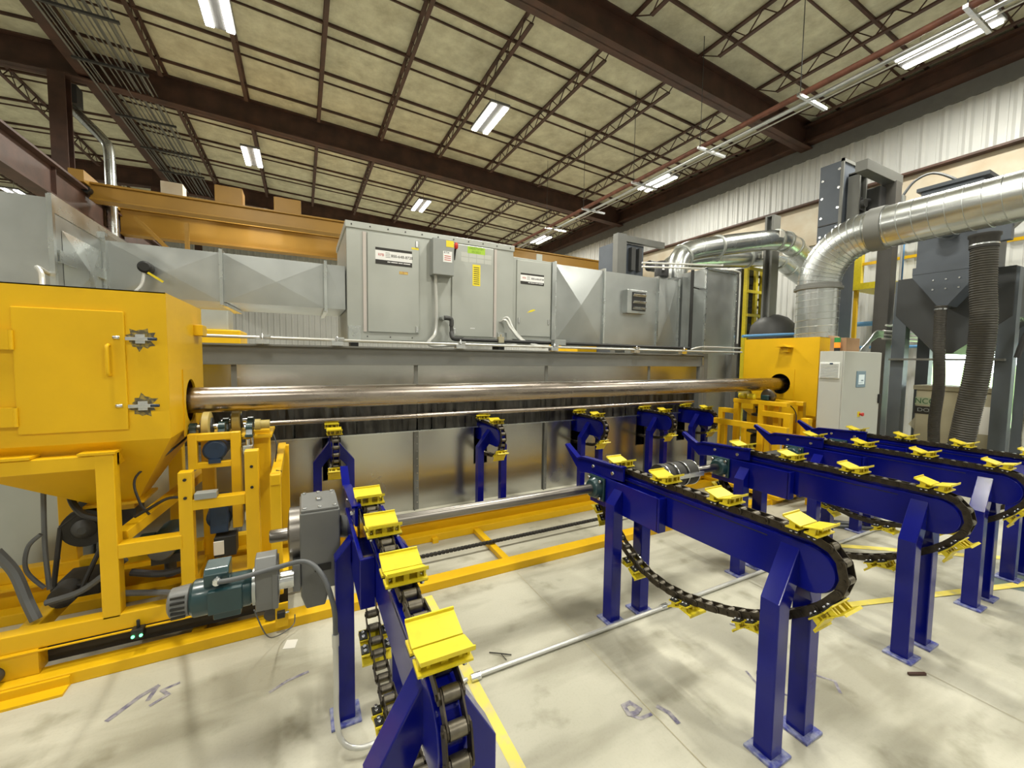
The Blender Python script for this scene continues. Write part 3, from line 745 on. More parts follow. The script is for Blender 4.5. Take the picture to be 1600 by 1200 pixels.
# lower panels with the conveyor openings cut out
cuts = [(x-.075, x+.075) for x in UX]
for a, b_ in zip([XE0]+[s for s in seams if s > XE0][:-1], [s for s in seams if s > XE0]):
    m = MB(); x = a
    for c0, c1 in cuts:
        if c1 <= a or c0 >= b_: continue
        m.box(x, max(c0, a), YW, YW+.03, 0, .84); m.box(max(c0, a), min(c1, b_), YW, YW+.03, 0, .42); x = min(c1, b_)
    m.box(x, b_, YW, YW+.03, 0, .84)
    o = m.build('lower_panel', 'galv_wall', ov)
    MB().box(a, b_, YW-.012, YW, .832, .845).build('panel_lip', 'galv_bright', o)
    MB().box(a, b_, YW, YW+.03, 1.26, 1.535).build('upper_panel', 'galv_wall', ov)
for s_ in seams[1:-1]:
    m = MB().box(s_-.026, s_+.026, YW-.006, YW, 0, .832).box(s_-.026, s_-.018, YW-.03, YW, 0, .832)
    o = m.build('seam_post', 'steel_grey', ov); MB().box(s_-.02, s_+.02, YW-.006, YW, 1.27, 1.53).build('upper_seam', 'steel_grey', ov)
    r = MB()
    for k in range(10): r.cyl((s_+.008, YW-.006, .08+k*.078), (s_+.008, YW-.011, .08+k*.078), .005, seg=6)
    r.build('rivets', 'zinc', o)
for (c0, c1) in cuts:
    MB().box(c0, c1, YW+.02, YW+.5, .40, .42).box(c0-.006, c0, YW-.004, YW+.4, .42, .84).box(c1, c1+.006, YW-.004, YW+.4, .42, .84).box(c0, c1, YW+.45, YW+.5, .42, .84).build('chain_opening', 'black', ov)
m = MB(); x = XE0
while x < XE1-.05:
    w = .085; dy = random.uniform(-.012, .012); sk = random.uniform(-.02, .02)
    m.add([(x, YW+.035+dy, 1.27), (x+w, YW+.035+dy+.006, 1.27), (x+w+sk, YW+.03-dy, .835), (x+sk, YW+.035+dy*.3, .835),
           (x, YW+.039+dy, 1.27), (x+w, YW+.039+dy+.006, 1.27), (x+w+sk, YW+.034-dy, .835), (x+sk, YW+.039+dy*.3, .835)], [(0,1,2,3), (7,6,5,4), (0,3,7,4), (1,5,6,2)])
    x += .076
tag(m.build('strip_curtain', 'strip', ov), None, None, None, 'stuff')
m = MB().box(XE0-.1, 5.45, YW-.03, YW+.20, 1.690, 1.705).box(XE0-.1, 5.45, YW+.0, YW+.02, 1.54, 1.69).box(XE0-.1, 5.45, YW-.03, YW+.2, 1.525, 1.54)
tb = m.build('top_beam', 'steel_grey', ov)
MB().box(XE0, 5.4, YW+.05, YW+1.9, 1.60, 1.66).box(XE0, 5.4, YW+1.88, YW+1.9, 0, 1.6).build('roof_and_back', 'galv', ov)
MB().box(5.36, 5.44, YW-.03, YW+.08, 0, 1.53).build('end_post', 'steel_grey', ov)
MB().box(5.42, 5.46, YW-.02, YW+1.8, 0, 1.66).build('side_wall', 'galv', ov)
# pipe resting in the oven mouth
t = thing('oven_pipe', (2, 4.13, 1.0), 'thin dark pipe lying across the saddles in front of the oven strip curtain', 'pipe')
MB().cyl((-.9, 4.12, 1.012), (5.15, 4.10, 1.005), .0255, seg=18).build('pipe', 'bare_steel', t)

# oven transfer conveyors
UY = 3.73
lowP = [(3.675, .675), (3.79, .60), (4.0, .57), (4.4, .55), (4.9, .55), (5.02, .56), (5.12, .63)]
upath = Path(chain_path(UY, 5.05, lowP))
def make_transfer():
    t = thing('oven_transfer', (0, 0, 0), '', 'conveyor', 'blue transfer conveyors entering the oven')
    side = [(5.0, ZC-.105), (5.0, ZC+.085)]
    for i in range(25):
        a = PI/2+i/24*PI; side.append((UY+.092*math.cos(a), ZC-.006+.092*math.sin(a)))
    m = MB()
    for s_ in (-1, 1): m.prism(side, 'x', min(s_*.0165, s_*.034), max(s_*.0165, s_*.034))
    m.build('side_beam', 'blue', t, .003)
    MB().prism(racetrack(UY, 5.0), 'x', -.0165, .0165).build('chain_guide', 'blue', t)
    for s_ in (-1, 1):
        l = leg_mesh(s_, 3.90, w=.068, xo=.168, zk=.68, ztop=.865, half=.036).build('leg', 'blue', t, .004)
        foot(s_, 3.90, .168, .068).build('foot_plate', 'blue_worn', l, .002)
    pl, ro, st, N = chain_mesh(upath); c = pl.build('chain', 'chain', t); rollers(c, upath, st, N)
    for u in (5.05-3.78, 5.05-4.14, 5.05-4.5, 5.05-3.73+.36): saddle(upath, u, t)
    return t
u0 = make_transfer(); u0.location = (UX[0], 0, 0); u0['label'] = 'leftmost blue transfer conveyor end at the oven, above the grey gearbox'
for x, l in zip(UX[1:], ['second blue transfer conveyor end from the left, against the middle of the oven', 'third blue transfer conveyor end from the left, behind the second long conveyor', 'fourth blue transfer conveyor end from the left, above the black disc coupling', 'rightmost blue transfer conveyor end, next to the right yellow roller stand']):
    dup(u0, (x-UX[0], 0, 0), l)

# ================================================================== MAIN PIPE
t = thing('steel_pipe', (2.4, 3.2, 1.315), 'long bare steel pipe running from the left yellow booth to the right one', 'pipe')
MB().cyl((-1.1, 3.2, 1.315), (6.1, 3.2, 1.315), .0815, seg=48).build('pipe', 'bare_steel', t)

# ================================================================== TRACK
t = thing('yellow_track', (2, 3, 0), 'long low yellow track frame on the floor under the steel pipe', 'track')
MB().box(-1.75, 4.9, 2.64, 2.75, 0, .058).build('front_rail', 'yellow', t, .003)
MB().box(-1.75, 4.9, 3.38, 3.48, 0, .064).build('middle_rail', 'yellow', t, .003)
MB().box(-1.75, 4.9, 3.49, 3.62, 0, .012).box(-1.75, 4.9, 3.54, 3.552, .01, .17).box(-1.75, 4.9, 3.48, 3.62, .165, .18).build('rear_beam', 'yellow', t)
for x in (-.55, 1.40, 3.35): MB().box(x-.028, x+.028, 2.75, 3.38, .004, .044).build('cross_tie', 'yellow', t, .003)
MB().box(.98, 1.03, 3.34, 3.38, .0, .04).build('anchor_clip', 'yellow', t)
m = MB().box(-1.75, -1.02, 2.56, 2.64, .0, .012).box(-1.75, -1.02, 2.625, 2.64, .012, .05); m.build('anchor_plate', 'yellow', t)
t = thing('drive_chain', (2, 3, .03), 'long black drive chain stretched inside the yellow track', 'chain')
m = MB(); x = -1.6
while x < 4.8:
    m.box(x, x+.026, 3.015, 3.045, .055, .075); m.box(x+.022, x+.034, 3.022, 3.038, .060, .070); x += .032
m.build('links', 'rubber', t)

# ================================================================== LEFT BOOTH (yellow)
def sheet(mb, *a): return mb
def booth(side, x0, x1, label, door):
    """x0 = face with the pipe hole"""
    t = thing('yellow_booth', ((x0+x1)/2, 3.17, 1.15), label, 'booth')
    y0, y1, z0, z1 = 2.75, 3.60 if side < 0 else 3.72, 1.155 if side < 0 else .93, 1.925
    lo, hi = min(x0, x1), max(x0, x1); w = .006
    m = MB(); m.box(lo, hi, y0, y0+w, z0, z1); m.box(lo, hi, y1-w, y1, z0, z1); m.box(lo, hi, y0, y1, z1-w, z1)
    far = x1; m.box(min(far, far+(-side)*-w), max(far, far+(-side)*-w), y0, y1, z0, z1)
    a = x0 if side > 0 else x0-w
    m.holeplate(y0+.0012, y1-.0012, z0+.0012, z1-.0012, 3.2, 1.315, .135, 'x', a+side*-.0012, w)
    body = m.build('body', 'yellow', t)
    # hopper
    zc = z0-.40 if side < 0 else z0-.42; cx = x0+side*.36 if side > 0 else x0-.33; h = .10; cy = 3.17
    m = MB(); T = [(lo, y0, z0), (hi, y0, z0), (hi, y1, z0), (lo, y1, z0)]; B = [(cx-h, cy-h, zc), (cx+h, cy-h, zc), (cx+h, cy+h, zc), (cx-h, cy+h, zc)]
    m.add(T+B, [(0,1,5,4), (1,2,6,5), (2,3,7,6), (3,0,4,7), (4,5,6,7), (3,2,1,0)])
    m.build('hopper', 'yellow', t)
    MB().box(cx-h-.03, cx+h+.03, cy-h-.03, cy+h+.03, zc-.015, zc).box(cx-.07, cx+.07, cy-.07, cy+.07, zc-.06, zc-.015).build('outlet_flange', 'yellow', t)
    # raised ring around the hole
    m = MB(); xx = x0-side*.004; m.holeplate(3.2-.18, 3.2+.18, 1.315-.2, 1.315+.2, 3.2, 1.315, .135, 'x', xx-.003, .006); m.build('hole_plate', 'yellow', t)
    MB().box(min(x0, x0-side*.001)+side*.15, max(x0, x0-side*.001)+side*.16, 3.05, 3.35, 1.15, 1.5).build('interior_shade_sheet', 'black', t)  # added black sheet, stands in for the shade inside the pipe hole
    return t
lb = booth(-1, -.63, -1.62, 'big yellow blast booth with a hinged door at the left edge of the photo', True)
d = MB().box(-1.19, -.795, 2.738, 2.75, 1.215, 1.815).build('door', 'yellow', lb, .004)
hd = MB().tube(smooth_path([(-.856, 2.742, 1.645), (-.856, 2.715, 1.64), (-.856, 2.71, 1.60), (-.856, 2.71, 1.54), (-.856, 2.715, 1.50), (-.856, 2.742, 1.495)], 5), .008, 8).build('handle', 'yellow', d)
for z in (1.66, 1.30): MB().box(-1.26, -1.185, 2.728, 2.742, z-.045, z+.045).cyl((-1.19, 2.733, z-.045), (-1.19, 2.733, z+.045), .009, seg=10).build('hinge', 'yellow', d)
def latch(z):
    p = lb
    o = MB().box(-.755, -.715, 2.735, 2.75, z-.024, z+.024).box(-.79, -.68, 2.722, 2.735, z-.009, z+.009).build('latch', 'zinc', p, .002)
    MB().cyl((-.70, 2.725, z), (-.665, 2.722, z), .008, seg=8).build('latch_grip', 'motor_blue', o)
    MB().cyl((-.838, 2.735, z+.004), (-.812, 2.735, z+.004), .010, seg=8).build('striker', 'zinc', o)
    # scorched weld patch: star shaped burn
    b = MB(); n = 22; vs = []
    for i in range(n):
        a = 2*PI*i/n; r = (.044 if i % 2 else .060)*random.uniform(.75, 1.15); vs.append((-.733+r*math.cos(a)*1.05, 2.7493, z+r*math.sin(a)))
    b.add(vs, [tuple(range(n))]); b.add([(x, y+.0006, q) for x, y, q in vs], [tuple(range(n))[::-1]])
    b.build('weld_scorch', 'scorch', o, 0, False)
mat('scorch', (.50, .36, .06), .7, 0, col2=(.10, .085, .05), scale=45, thr=(.48, .70))
latch(1.68); latch(1.335)
bx_ = MB().prism([(3.35, 1.73), (3.47, 1.73), (3.5, 1.77), (3.47, 1.80), (3.35, 1.80)], 'x', -.63, -.58).build('side_bracket', 'yellow', lb, .003)

# lower frame of the left booth
t = thing('booth_stand', (-1.1, 2.72, .06), 'yellow square-tube stand carrying the left booth on the track', 'frame')
def tub(name, p, q, par, w=.072, m='yellow', h=None, up=(0,0,1)): return MB().bar(p, q, w, h or w, up).build(name, m, par, .004)
tub('post', (-.885, 2.745, .25), (-.885, 2.745, 1.10), t)
tub('top_rail', (-1.7, 2.745, 1.062), (-.853, 2.745, 1.062), t, .07)
tub('bottom_rail', (-1.7, 2.745, .222), (-.12, 2.745, .222), t, h=.085)
tub('mid_rail', (-.85, 2.745, .592), (-.59, 2.745, .592), t, h=.075)
tub('post', (-1.72, 2.745, .25), (-1.72, 2.745, 1.10), t)
tub('rear_post', (-.80, 3.62, .1), (-.80, 3.62, 1.15), t, .08)
tub('rear_post', (-1.36, 3.62, .1), (-1.36, 3.62, 1.15), t, .08)
tub('rear_rail', (-1.7, 3.6, .22), (-.2, 3.6, .22), t, .08)
tub('side_rail', (-.885, 2.75, 1.064), (-.885, 3.62, 1.064), t)
tub('floor_rail', (-1.22, 2.8, .22), (-1.22, 3.6, .22), t, .07)
tub('floor_rail', (-.62, 2.8, .22), (-.62, 3.6, .22), t, .07)
tub('diagonal_brace', (-.86, 2.8, .64), (-.62, 3.55, .78), t, .06)
tub('inner_beam', (-1.2, 3.3, .34), (-.6, 3.3, .34), t, .07)
MB().box(-.98, -.84, 2.70, 2.80, 1.10, 1.112).build('bracket_plate', 'yellow', t); MB().box(-1.35, -1.14, 2.70, 2.80, 1.10, 1.112).build('bracket_plate', 'yellow', t)
MB().box(-1.45, -.2, 2.69, 2.70, .172, .178).box(-1.45, -1.15, 2.70, 2.79, .06, .18).build('skirt', 'yellow', t)
MB().box(-1.15, -.1, 2.78, 2.80, .062, .178).build('rack_guard', 'rubber', t)
for x in (-1.3, -.18): MB().cyl((x, 2.66, .10), (x, 2.76, .10), .04, seg=20).build('wheel', 'dark_grey', t)

# sensor with green lights
t = thing('track_sensor', (-.78, 2.69, .16), 'small black sensor with two green lights on the yellow bottom rail', 'sensor')
MB().box(-.80, -.75, 2.655, 2.70, .14, .19).cyl((-.775, 2.68, .19), (-.775, 2.68, .23), .008, seg=8).build('body', 'black', t, .003)
for dx in (-.016, .016): MB().cyl((-.775+dx, 2.656, .158), (-.775+dx, 2.650, .158), .007, seg=10).build('green_light', 'led_green', t)
t = thing('limit_switch', (-.1, 2.6, .15), 'small black limit switch on a yellow plate under the gear motor', 'sensor')
MB().box(-.16, -.095, 2.62, 2.635, .03, .17).build('plate', 'yellow', t)
MB().box(-.15, -.11, 2.59, 2.62, .10, .135).build('body', 'black', t, .003)
MB().cyl((-.115, 2.60, .125), (-.09, 2.60, .125), .006, seg=8).build('lever', 'zinc', t)

# belts, pulley and motors inside the left stand
t = thing('pulley_drive', (-1.15, 3.0, .5), 'black pulley and belt drive inside the left yellow stand', 'pulley')
MB().lathe((-1.10, 3.08, .62), (0,1,0), [(0, .105), (.04, .11), (.05, .10)], 28).build('large_pulley', 'rubber', t)
MB().lathe((-1.10, 3.07, .62), (0,-1,0), [(0, .055), (.02, .04), (.03, .02)], 20).build('hub', 'dark_grey', t)
MB().lathe((-1.16, 2.95, .30), (0,1,0), [(0, .055), (.10, .06), (.11, .05)], 24).build('small_pulley', 'dark_grey', t)
MB().tube([(-1.20, 3.09, .64), (-1.215, 3.02, .32), (-1.16, 2.99, .245), (-1.10, 3.0, .30), (-1.0, 3.09, .60), (-1.10, 3.09, .725), (-1.20, 3.09, .64)], .012, 8).build('belt', 'rubber', t)
MB().lathe((-1.05, 3.2, .66), (0,1,0), [(0, .14), (.15, .14), (.17, .10)], 24).build('blower_casing', 'dark_grey', t)
MB().box(-1.14, -1.02, 3.17, 3.2, .75, .78).build('casing_foot', 'rubber', t, .004)
MB().box(-1.22, -1.02, 3.0, 3.25, .262, .34).build('motor_block', 'rubber', t, .01)
t = thing('lift_motor', (-.74, 3.0, .48), 'teal motor with a grey vented fan cover inside the left stand, below the mid rail', 'motor')
MB().lathe((-.73, 2.98, .49), (0,1,0), [(0, .068), (.012, .075), (.22, .075)], 24).build('body', 'teal', t)
fc = MB().lathe((-.73, 2.90, .49), (0,1,0), [(0, .055), (.01, .062), (.08, .065)], 20).build('fan_cover', 'gear_grey', t)
MB().box(-.765, -.755, 2.898, 2.91, .50, .535).box(-.735, -.725, 2.898, 2.91, .51, .54).box(-.705, -.695, 2.898, 2.91, .50, .535).build('vent_slots', 'black', fc)
MB().box(-.86, -.79, 3.0, 3.09, .44, .54).build('terminal_box', 'teal', t, .005)
MB().box(-.80, -.66, 3.0, 3.18, .37, .42).build('mount', 'dark_grey', t)
MB().cyl((-.73, 3.08, .37), (-.73, 3.08, .262), .03, seg=12).build('mount_post', 'dark_grey', t)
def cable(name, pts, r, m, label, cat='cable', seg=8, group=None):
    o = MB().tube(smooth_path(pts, 7), r, seg).build(name, m); tag(o, label, cat, group); return o
cable('cable', [(-.60, 3.3, 1.14), (-.70, 3.0, 1.03), (-.82, 2.9, .93), (-.80, 2.86, .80), (-.76, 2.86, .72)], .006, 'cable', 'thin black cable draped down the hopper of the left booth')
cable('cable', [(-1.17, 3.2, .98), (-1.16, 3.1, .82), (-1.08, 3.0, .73), (-.98, 2.95, .70), (-.90, 2.9, .68)], 0.016, 'cable', 'thick black cable looping under the left hopper behind the post')
cable('cable', [(-.62, 2.85, .80), (-.68, 2.85, .80), (-.76, 2.85, .755), (-.82, 2.85, .72)], .008, 'cable', 'black cable entering the roller stand beside the diagonal yellow brace')
cable('grey_hose', [(-1.36, 2.9, .62), (-1.30, 2.9, .50), (-1.24, 2.85, .36), (-1.20, 2.82, .27)], 0.024, 'grey_cable', 'thick grey hose at the far left above the yellow rail')
cable('grey_hose', [(-1.22, 3.0, .95), (-1.22, 2.98, .60), (-1.20, 2.95, .36)], .011, 'grey_cable', 'vertical grey hose beside the pulley inside the left stand')
cable('grey_hose', [(-1.18, 2.86, .33), (-1.05, 2.85, .36), (-.95, 2.84, .43), (-.86, 2.84, .50)], 0.016, 'grey_cable', 'grey hose crossing in front of the small pulley')
cable('grey_hose', [(-1.22, 2.95, .66), (-1.27, 2.95, .60), (-1.28, 2.95, .48), (-1.21, 2.93, .38)], .010, 'grey_cable', 'grey hose bowed outward at left inside the stand')
cable('cable', [(-.84, 2.84, .42), (-.7, 2.8, .40), (-.56, 2.78, .415)], 0.019, 'cable', 'thick dark cable running right behind the teal motor fan')
cable('cable', [(-.86, 2.80, .33), (-.75, 2.77, .32), (-.62, 2.62, .36), (-.52, 2.2, .50), (-.46, 1.93, .655)], 0.016, 'grey_cable', 'grey cable reaching to the fan end of the front gear motor')
cable('sensor_wire', [(-.22, 2.2, .40), (-.18, 2.3, .2), (-.14, 2.5, .06), (-.07, 2.58, .05), (-.06, 2.6, .10)], .003, 'grey_cable', 'thin looping wire under the gear motor')

# ---- roller lift (left)
def roller_lift(x0, mirror, label):
    """local x runs 0..0.47 to the right from x0 (or mirrored)"""
    def X(v): return x0+(v if not mirror else -v)
    t = thing('roller_lift', (x0, 3.0, .06), label, 'roller stand')
    def tb(name, p, q, w=.06, h=None, m='yellow', par=None):
        return MB().bar((X(p[0]), p[1], p[2]), (X(q[0]), q[1], q[2]), w, h or w).build(name, m, par or t, .004)
    tb('post', (.03, 2.745, .26), (.03, 2.745, .97), .062)
    tb('post', (.335, 2.745, .26), (.335, 2.745, 1.06), .068)
    tb('cross_rail', (.055, 2.745, .785), (.30, 2.745, .785), .06)
    m = MB()
    for (xx, zz) in ((.03, .93), (.03, .83), (.335, .97), (.335, .85)): m.cyl((X(xx), 2.713, zz), (X(xx), 2.706, zz), .008, seg=12)
    m.build('bolt_holes', 'black', t)
    tb('motor_frame', (.025, 2.95, .93), (.025, 2.95, 1.14), .045)
    tb('motor_frame', (.235, 2.95, .55), (.235, 2.95, 1.14), .05)
    tb('motor_frame', (.003, 2.95, 1.118), (.258, 2.95, 1.118), .042)
    tb('motor_frame', (.004, 2.95, .95), (.22, 2.95, .95), .037)
    tb('rear_post', (.36, 3.12, .2), (.36, 3.12, 1.12), .09)
    tb('rear_post', (.03, 3.35, .2), (.03, 3.35, 1.08), .07)
    tb('top_plate', (.0, 3.2, 1.085), (.42, 3.2, 1.085), .36, .02)
    tb('base', (.0, 3.05, .20), (.5, 3.05, .20), .5, .03)
    tb('guide_rail', (.455, 2.62, .90), (.455, 3.60, .90), .05, .06)
    tb('guide_post', (.455, 2.66, .24), (.455, 2.66, .93), .055)
    tb('guide_post', (.475, 3.5, .24), (.475, 3.5, .93), .055)
    MB().cyl((X(.30), 2.93, .5), (X(.30), 2.93, 1.09), .012, seg=12).cyl((X(.315), 2.99, .5), (X(.315), 2.99, 1.09), .010, seg=10).build('slide_rod', 'zinc', t)
    for z in (1.03, .62): MB().box(min(X(.275), X(.325)), max(X(.275), X(.325)), 2.905, 2.95, z-.025, z+.025).build('slide_block', 'galv_bright', t, .002)
    mo = MB().lathe((X(.13), 2.93, 1.035), (0,1,0), [(0, .05), (.01, .062), (.16, .062)], 20).build('hoist_motor', 'motor_blue', t)
    MB().box(min(X(.10), X(.16)), max(X(.10), X(.16)), 2.92, 3.0, .96, .985).build('motor_foot', 'motor_blue', mo)
    g = MB().lathe((X(.14), 2.92, .62), (0,1,0), [(0, .04), (.02, .065), (.16, .075)], 18).box(min(X(.10), X(.19)), max(X(.10), X(.19)), 2.9, 3.0, .54, .76).build('gear_unit', 'motor_blue', t, .006)
    MB().box(min(X(.12), X(.23)), max(X(.12), X(.23)), 2.88, 2.98, .40, .52).build('control_block', 'black', t, .004)
    MB().box(min(X(.12), X(.17)), max(X(.12), X(.17)), 2.872, 2.88, .42, .50).build('paper_tag', 'paper', t)
    MB().box(min(X(.07), X(.17)), max(X(.07), X(.17)), 2.70, 2.76, .815, .85).build('junction_box', 'hvac_box', t, .003)
    # rollers under the pipe
    for xr, yy, r, w in ((.07, 3.105, .092, .045), (.20, 3.30, .085, .05)):
        wl = MB().lathe((X(xr)-w/2, yy, 1.235-.078), (1,0,0), [(0, r*.45), (.002, r*.92), (.006, r), (w-.006, r), (w-.002, r*.92), (w, r*.45)], 32).build('roller', 'wheel_tan', t)
        MB().lathe((X(xr)-w/2-.006, yy, 1.157), (1,0,0), [(0, r*.6), (w+.012, r*.6)], 24).build('roller_hub', 'dark_grey', wl)
        MB().cyl((X(xr)-.06, yy, 1.157), (X(xr)+.09, yy, 1.157), .015, seg=12).build('axle', 'zinc', wl)
    for xr, yy in ((.0, 3.105), (.145, 3.105), (.30, 3.02), (.14, 3.30), (.28, 3.30)):
        pb = MB(); x = X(xr)
        pb.box(x-.022, x+.022, yy-.05, yy+.05, 1.095, 1.11); pb.lathe((x-.018, yy, 1.15), (1,0,0), [(0, .032), (.036, .032)], 20); pb.prism([(yy-.045, 1.11), (yy+.045, 1.11), (yy+.028, 1.145), (yy-.028, 1.145)], 'x', x-.018, x+.018)
        q = pb.build('pillow_bearing', 'teal', t, .002)
        MB().cyl((x-.02, yy, 1.15), (x-.026, yy, 1.15), .018, seg=14).build('bearing_face', 'zinc', q)
    MB().lathe((X(.33), 3.02, 1.165), (1,0,0), [(0, .035), (.03, .035)], 18).lathe((X(.36), 3.02, 1.165), (1,0,0), [(0, .028), (.05, .028)], 16).build('small_roller', 'wheel_tan', t)
    m = MB()
    for k in range(9): m.lathe((X(.245), 3.0, 1.03+k*.012), (0,0,1), [(0, .014), (.004, .018), (.008, .014)], 10)
    m.build('spring', 'rubber', t)
    return t
roller_lift(-.60, False, 'left yellow roller stand with a tan wheel under the steel pipe, beside the left booth')
cable('cable', [(-.17, 3.0, 1.10), (-.15, 2.95, 1.03), (-.16, 2.95, .93), (-.17, 2.93, .84)], .004, 'cable', 'thin black cable down the right side of the left roller stand')
cable('cable', [(-.13, 2.72, .93), (-.15, 2.70, .86), (-.16, 2.68, .78)], 0.016, 'cable', 'short black hose hanging beside the left guide post')

# ================================================================== RIGHT BOOTH
rb = booth(1, 5.72, 6.48, 'right yellow booth where the steel pipe ends, left of the white control cabinet', False)
MB().prism([(3.05, 1.80), (3.12, 1.835), (3.22, 1.80), (3.12, 1.81)], 'x', 5.60, 5.72).box(5.66, 5.72, 3.09, 3.15, 1.74, 1.79).build('lifting_bracket', 'yellow', rb)
t = thing('booth_stand', (6.1, 3.1, 0), 'yellow tube stand under the right booth beside the cabinet', 'frame')
for x in (5.85, 6.42):
    for y in (2.80, 3.66): tub('post', (x, y, 0), (x, y, .95), t, .07)
tub('rail', (5.85, 2.8, .62), (6.42, 2.8, .62), t, .06); tub('rail', (5.85, 2.8, .20), (6.42, 2.8, .20), t, .06); tub('rail', (5.85, 2.8, .62), (5.85, 3.66, .62), t, .06)
# right roller stand built around the pipe end
t = thing('roller_lift', (5.1, 3.05, 0), 'right yellow roller stand with a black screw jack, in front of the right booth hole', 'roller stand')
def T2(name, p, q, w=.06, h=None, m='yellow', par=None): return MB().bar(p, q, w, h or w).build(name, m, par or t, .004)
T2('guide_rail', (4.72, 2.53, .852), (4.72, 3.42, .852), .05, .068)
T2('guide_post', (4.745, 3.30, .10), (4.745, 3.30, .818), .055); T2('guide_post', (4.80, 3.36, .10), (4.80, 3.36, .80), .05)
T2('guide_post', (4.745, 2.66, .10), (4.745, 2.66, .818), .06); T2('guide_post', (4.80, 2.78, .10), (4.80, 2.78, .80), .06); T2('guide_post', (4.80, 3.08, .10), (4.80, 3.08, .80), .045)
T2('step_rail', (4.95, 3.30, .97), (4.95, 3.52, .97), .055, .06); T2('step_post', (4.951, 3.49, .10), (4.951, 3.49, 1.0), .06)
T2('main_post', (5.08, 3.36, .10), (5.08, 3.36, 1.075), .065); T2('main_post', (5.08, 3.03, .10), (5.08, 3.03, 1.074), .075); T2('main_post', (5.13, 2.88, .10), (5.13, 2.88, 1.07), .065)
T2('top_rail', (5.08, 2.73, 1.10), (5.08, 3.40, 1.10), .07, .05); T2('top_rail', (5.42, 2.73, 1.10), (5.42, 3.40, 1.10), .07, .05)
T2('top_tie', (5.11, 3.34, 1.10), (5.39, 3.34, 1.10), .07, .045); T2('top_tie', (5.11, 2.85, 1.10), (5.39, 2.85, 1.10), .07, .045)
T2('front_step', (5.04, 2.68, .975), (5.04, 3.0, .975), .055, .065); T2('front_step_post', (5.041, 2.705, .10), (5.041, 2.705, 1.005), .075)
for x in (5.5,):
    for y in (2.8, 3.36): T2('rear_post', (x, y, .10), (x, y, 1.075), .065)
T2('stop_post', (5.22, 2.60, .60), (5.22, 2.60, .955), .09, .08); T2('stop_rail', (4.80, 2.60, .72), (5.4, 2.60, .72), .05)
T2('base', (4.66, 3.05, .085), (5.56, 3.05, .085), .98, .04)
for x in (4.70, 5.5):
    for y in (2.66, 3.44): T2('base_foot', (x, y, 0), (x, y, .064), .08)
T2('end_foot', (5.05, 2.45, .0), (5.05, 2.45, .30), .05); T2('end_foot', (5.32, 2.35, .0), (5.32, 2.35, .30), .05); T2('end_rail', (4.75, 2.5, .325), (5.35, 2.36, .325), .05)
MB().cyl((5.27, 3.17, .55), (5.27, 3.17, 1.06), .028, seg=16).build('screw', 'zinc', t)
MB().lathe((5.27, 3.17, .50), (0,0,1), [(0, .08), (.03, .10), (.15, .10), (.17, .06), (.20, .16), (.21, .16), (.22, .05)], 20).build('jack_body', 'rubber', t)
MB().lathe((5.27, 3.17, .90), (0,0,1), [(0, .05), (.01, .10), (.035, .10), (.045, .05), (.10, .05), (.11, .065), (.13, .065)], 20).build('jack_collar', 'black', t)
for xx, yy, r, mm in ((5.22, 3.05, .088, 'shaft_steel'), (5.22, 3.36, .088, 'wheel_tan')):
    w = MB().lathe((xx-.025, yy, 1.175), (1,0,0), [(0, r*.4), (.004, r*.9), (.008, r), (.045, r), (.05, r*.4)], 28).build('roller', mm, t)
    MB().cyl((xx-.08, yy, 1.175), (xx+.1, yy, 1.175), .018, seg=12).build('axle', 'zinc', w)
    for dx_ in (-.07, .07): MB().box(xx+dx_-.02, xx+dx_+.02, yy-.045, yy+.045, 1.125, 1.19).build('pillow_bearing', 'teal', t, .01)
for y in (3.18, 3.30): MB().lathe((5.08, y-.05, 1.165), (0,1,0), [(0, .02), (.01, .036), (.085, .036), (.095, .02)], 18).build('small_roller', 'saddle_yellow', t)
cable('cable', [(5.45, 3.0, 1.10), (5.60, 2.98, 1.04), (5.66, 2.95, .95), (5.58, 2.9, .84)], .006, 'cable', 'thin black cable looped under the right booth')

# ================================================================== CONTROL CABINET
t = thing('control_cabinet', (5.65, 2.43, 0), 'white control cabinet with a small screen on its door, right of the yellow booth', 'cabinet')
cx0, cx1, cy0, cy1, cz = 5.28, 6.14, 2.29, 2.53, 1.735
MB().box(cx0, cx1-.004, cy0+.014, cy1, .08, cz).build('body', 'panel_white', t, .003)
MB().box(cx0+.02, cx1-.02, cy0+.03, cy1-.02, 0, .08).build('plinth', 'dark_grey', t)
d2 = MB().box(cx0, cx1, cy0, cy0+.012, .09, cz-.004).build('door', 'panel_white', t, .003)
v = MB().box(cx0-.014, cx0, cy0+.035, cy1-.01, 1.43, 1.61).build('vent_grille', 'vent_white', t, .004)
m = MB()
for k in range(9): m.box(cx0-.017, cx0-.0138, cy0+.045, cy1-.02, 1.443+k*.0175, 1.449+k*.0175)
m.build('vent_slots', 'hvac_box', v)
MB().box(cx0-.018, cx0-.0138, 2.39, 2.42, 1.588, 1.603).build('vent_badge', 'motor_blue', v)
sc = MB().box(5.56, 5.76, cy0-.010, cy0, 1.33, 1.515).build('display', 'screen_blue', d2, .003)
MB().box(5.595, 5.725, cy0-.0115, cy0-.010, 1.365, 1.475).build('screen', 'screen_lit', sc)
MB().box(5.60, 5.69, cy0-.0125, cy0-.0115, 1.38, 1.385).box(5.65, 5.70, cy0-.0125, cy0-.0115, 1.40, 1.415).build('screen_marks', 'screen_blue', sc)
eb = MB().box(5.64, 5.70, cy0-.004, cy0, .99, 1.05).build('stop_plate', 'sticker_yellow', d2)
MB().lathe((5.685, cy0-.004, 1.02), (0,-1,0), [(0, .013), (.02, .013), (.022, .022), (.035, .02)], 16).build('stop_button', 'red', eb)
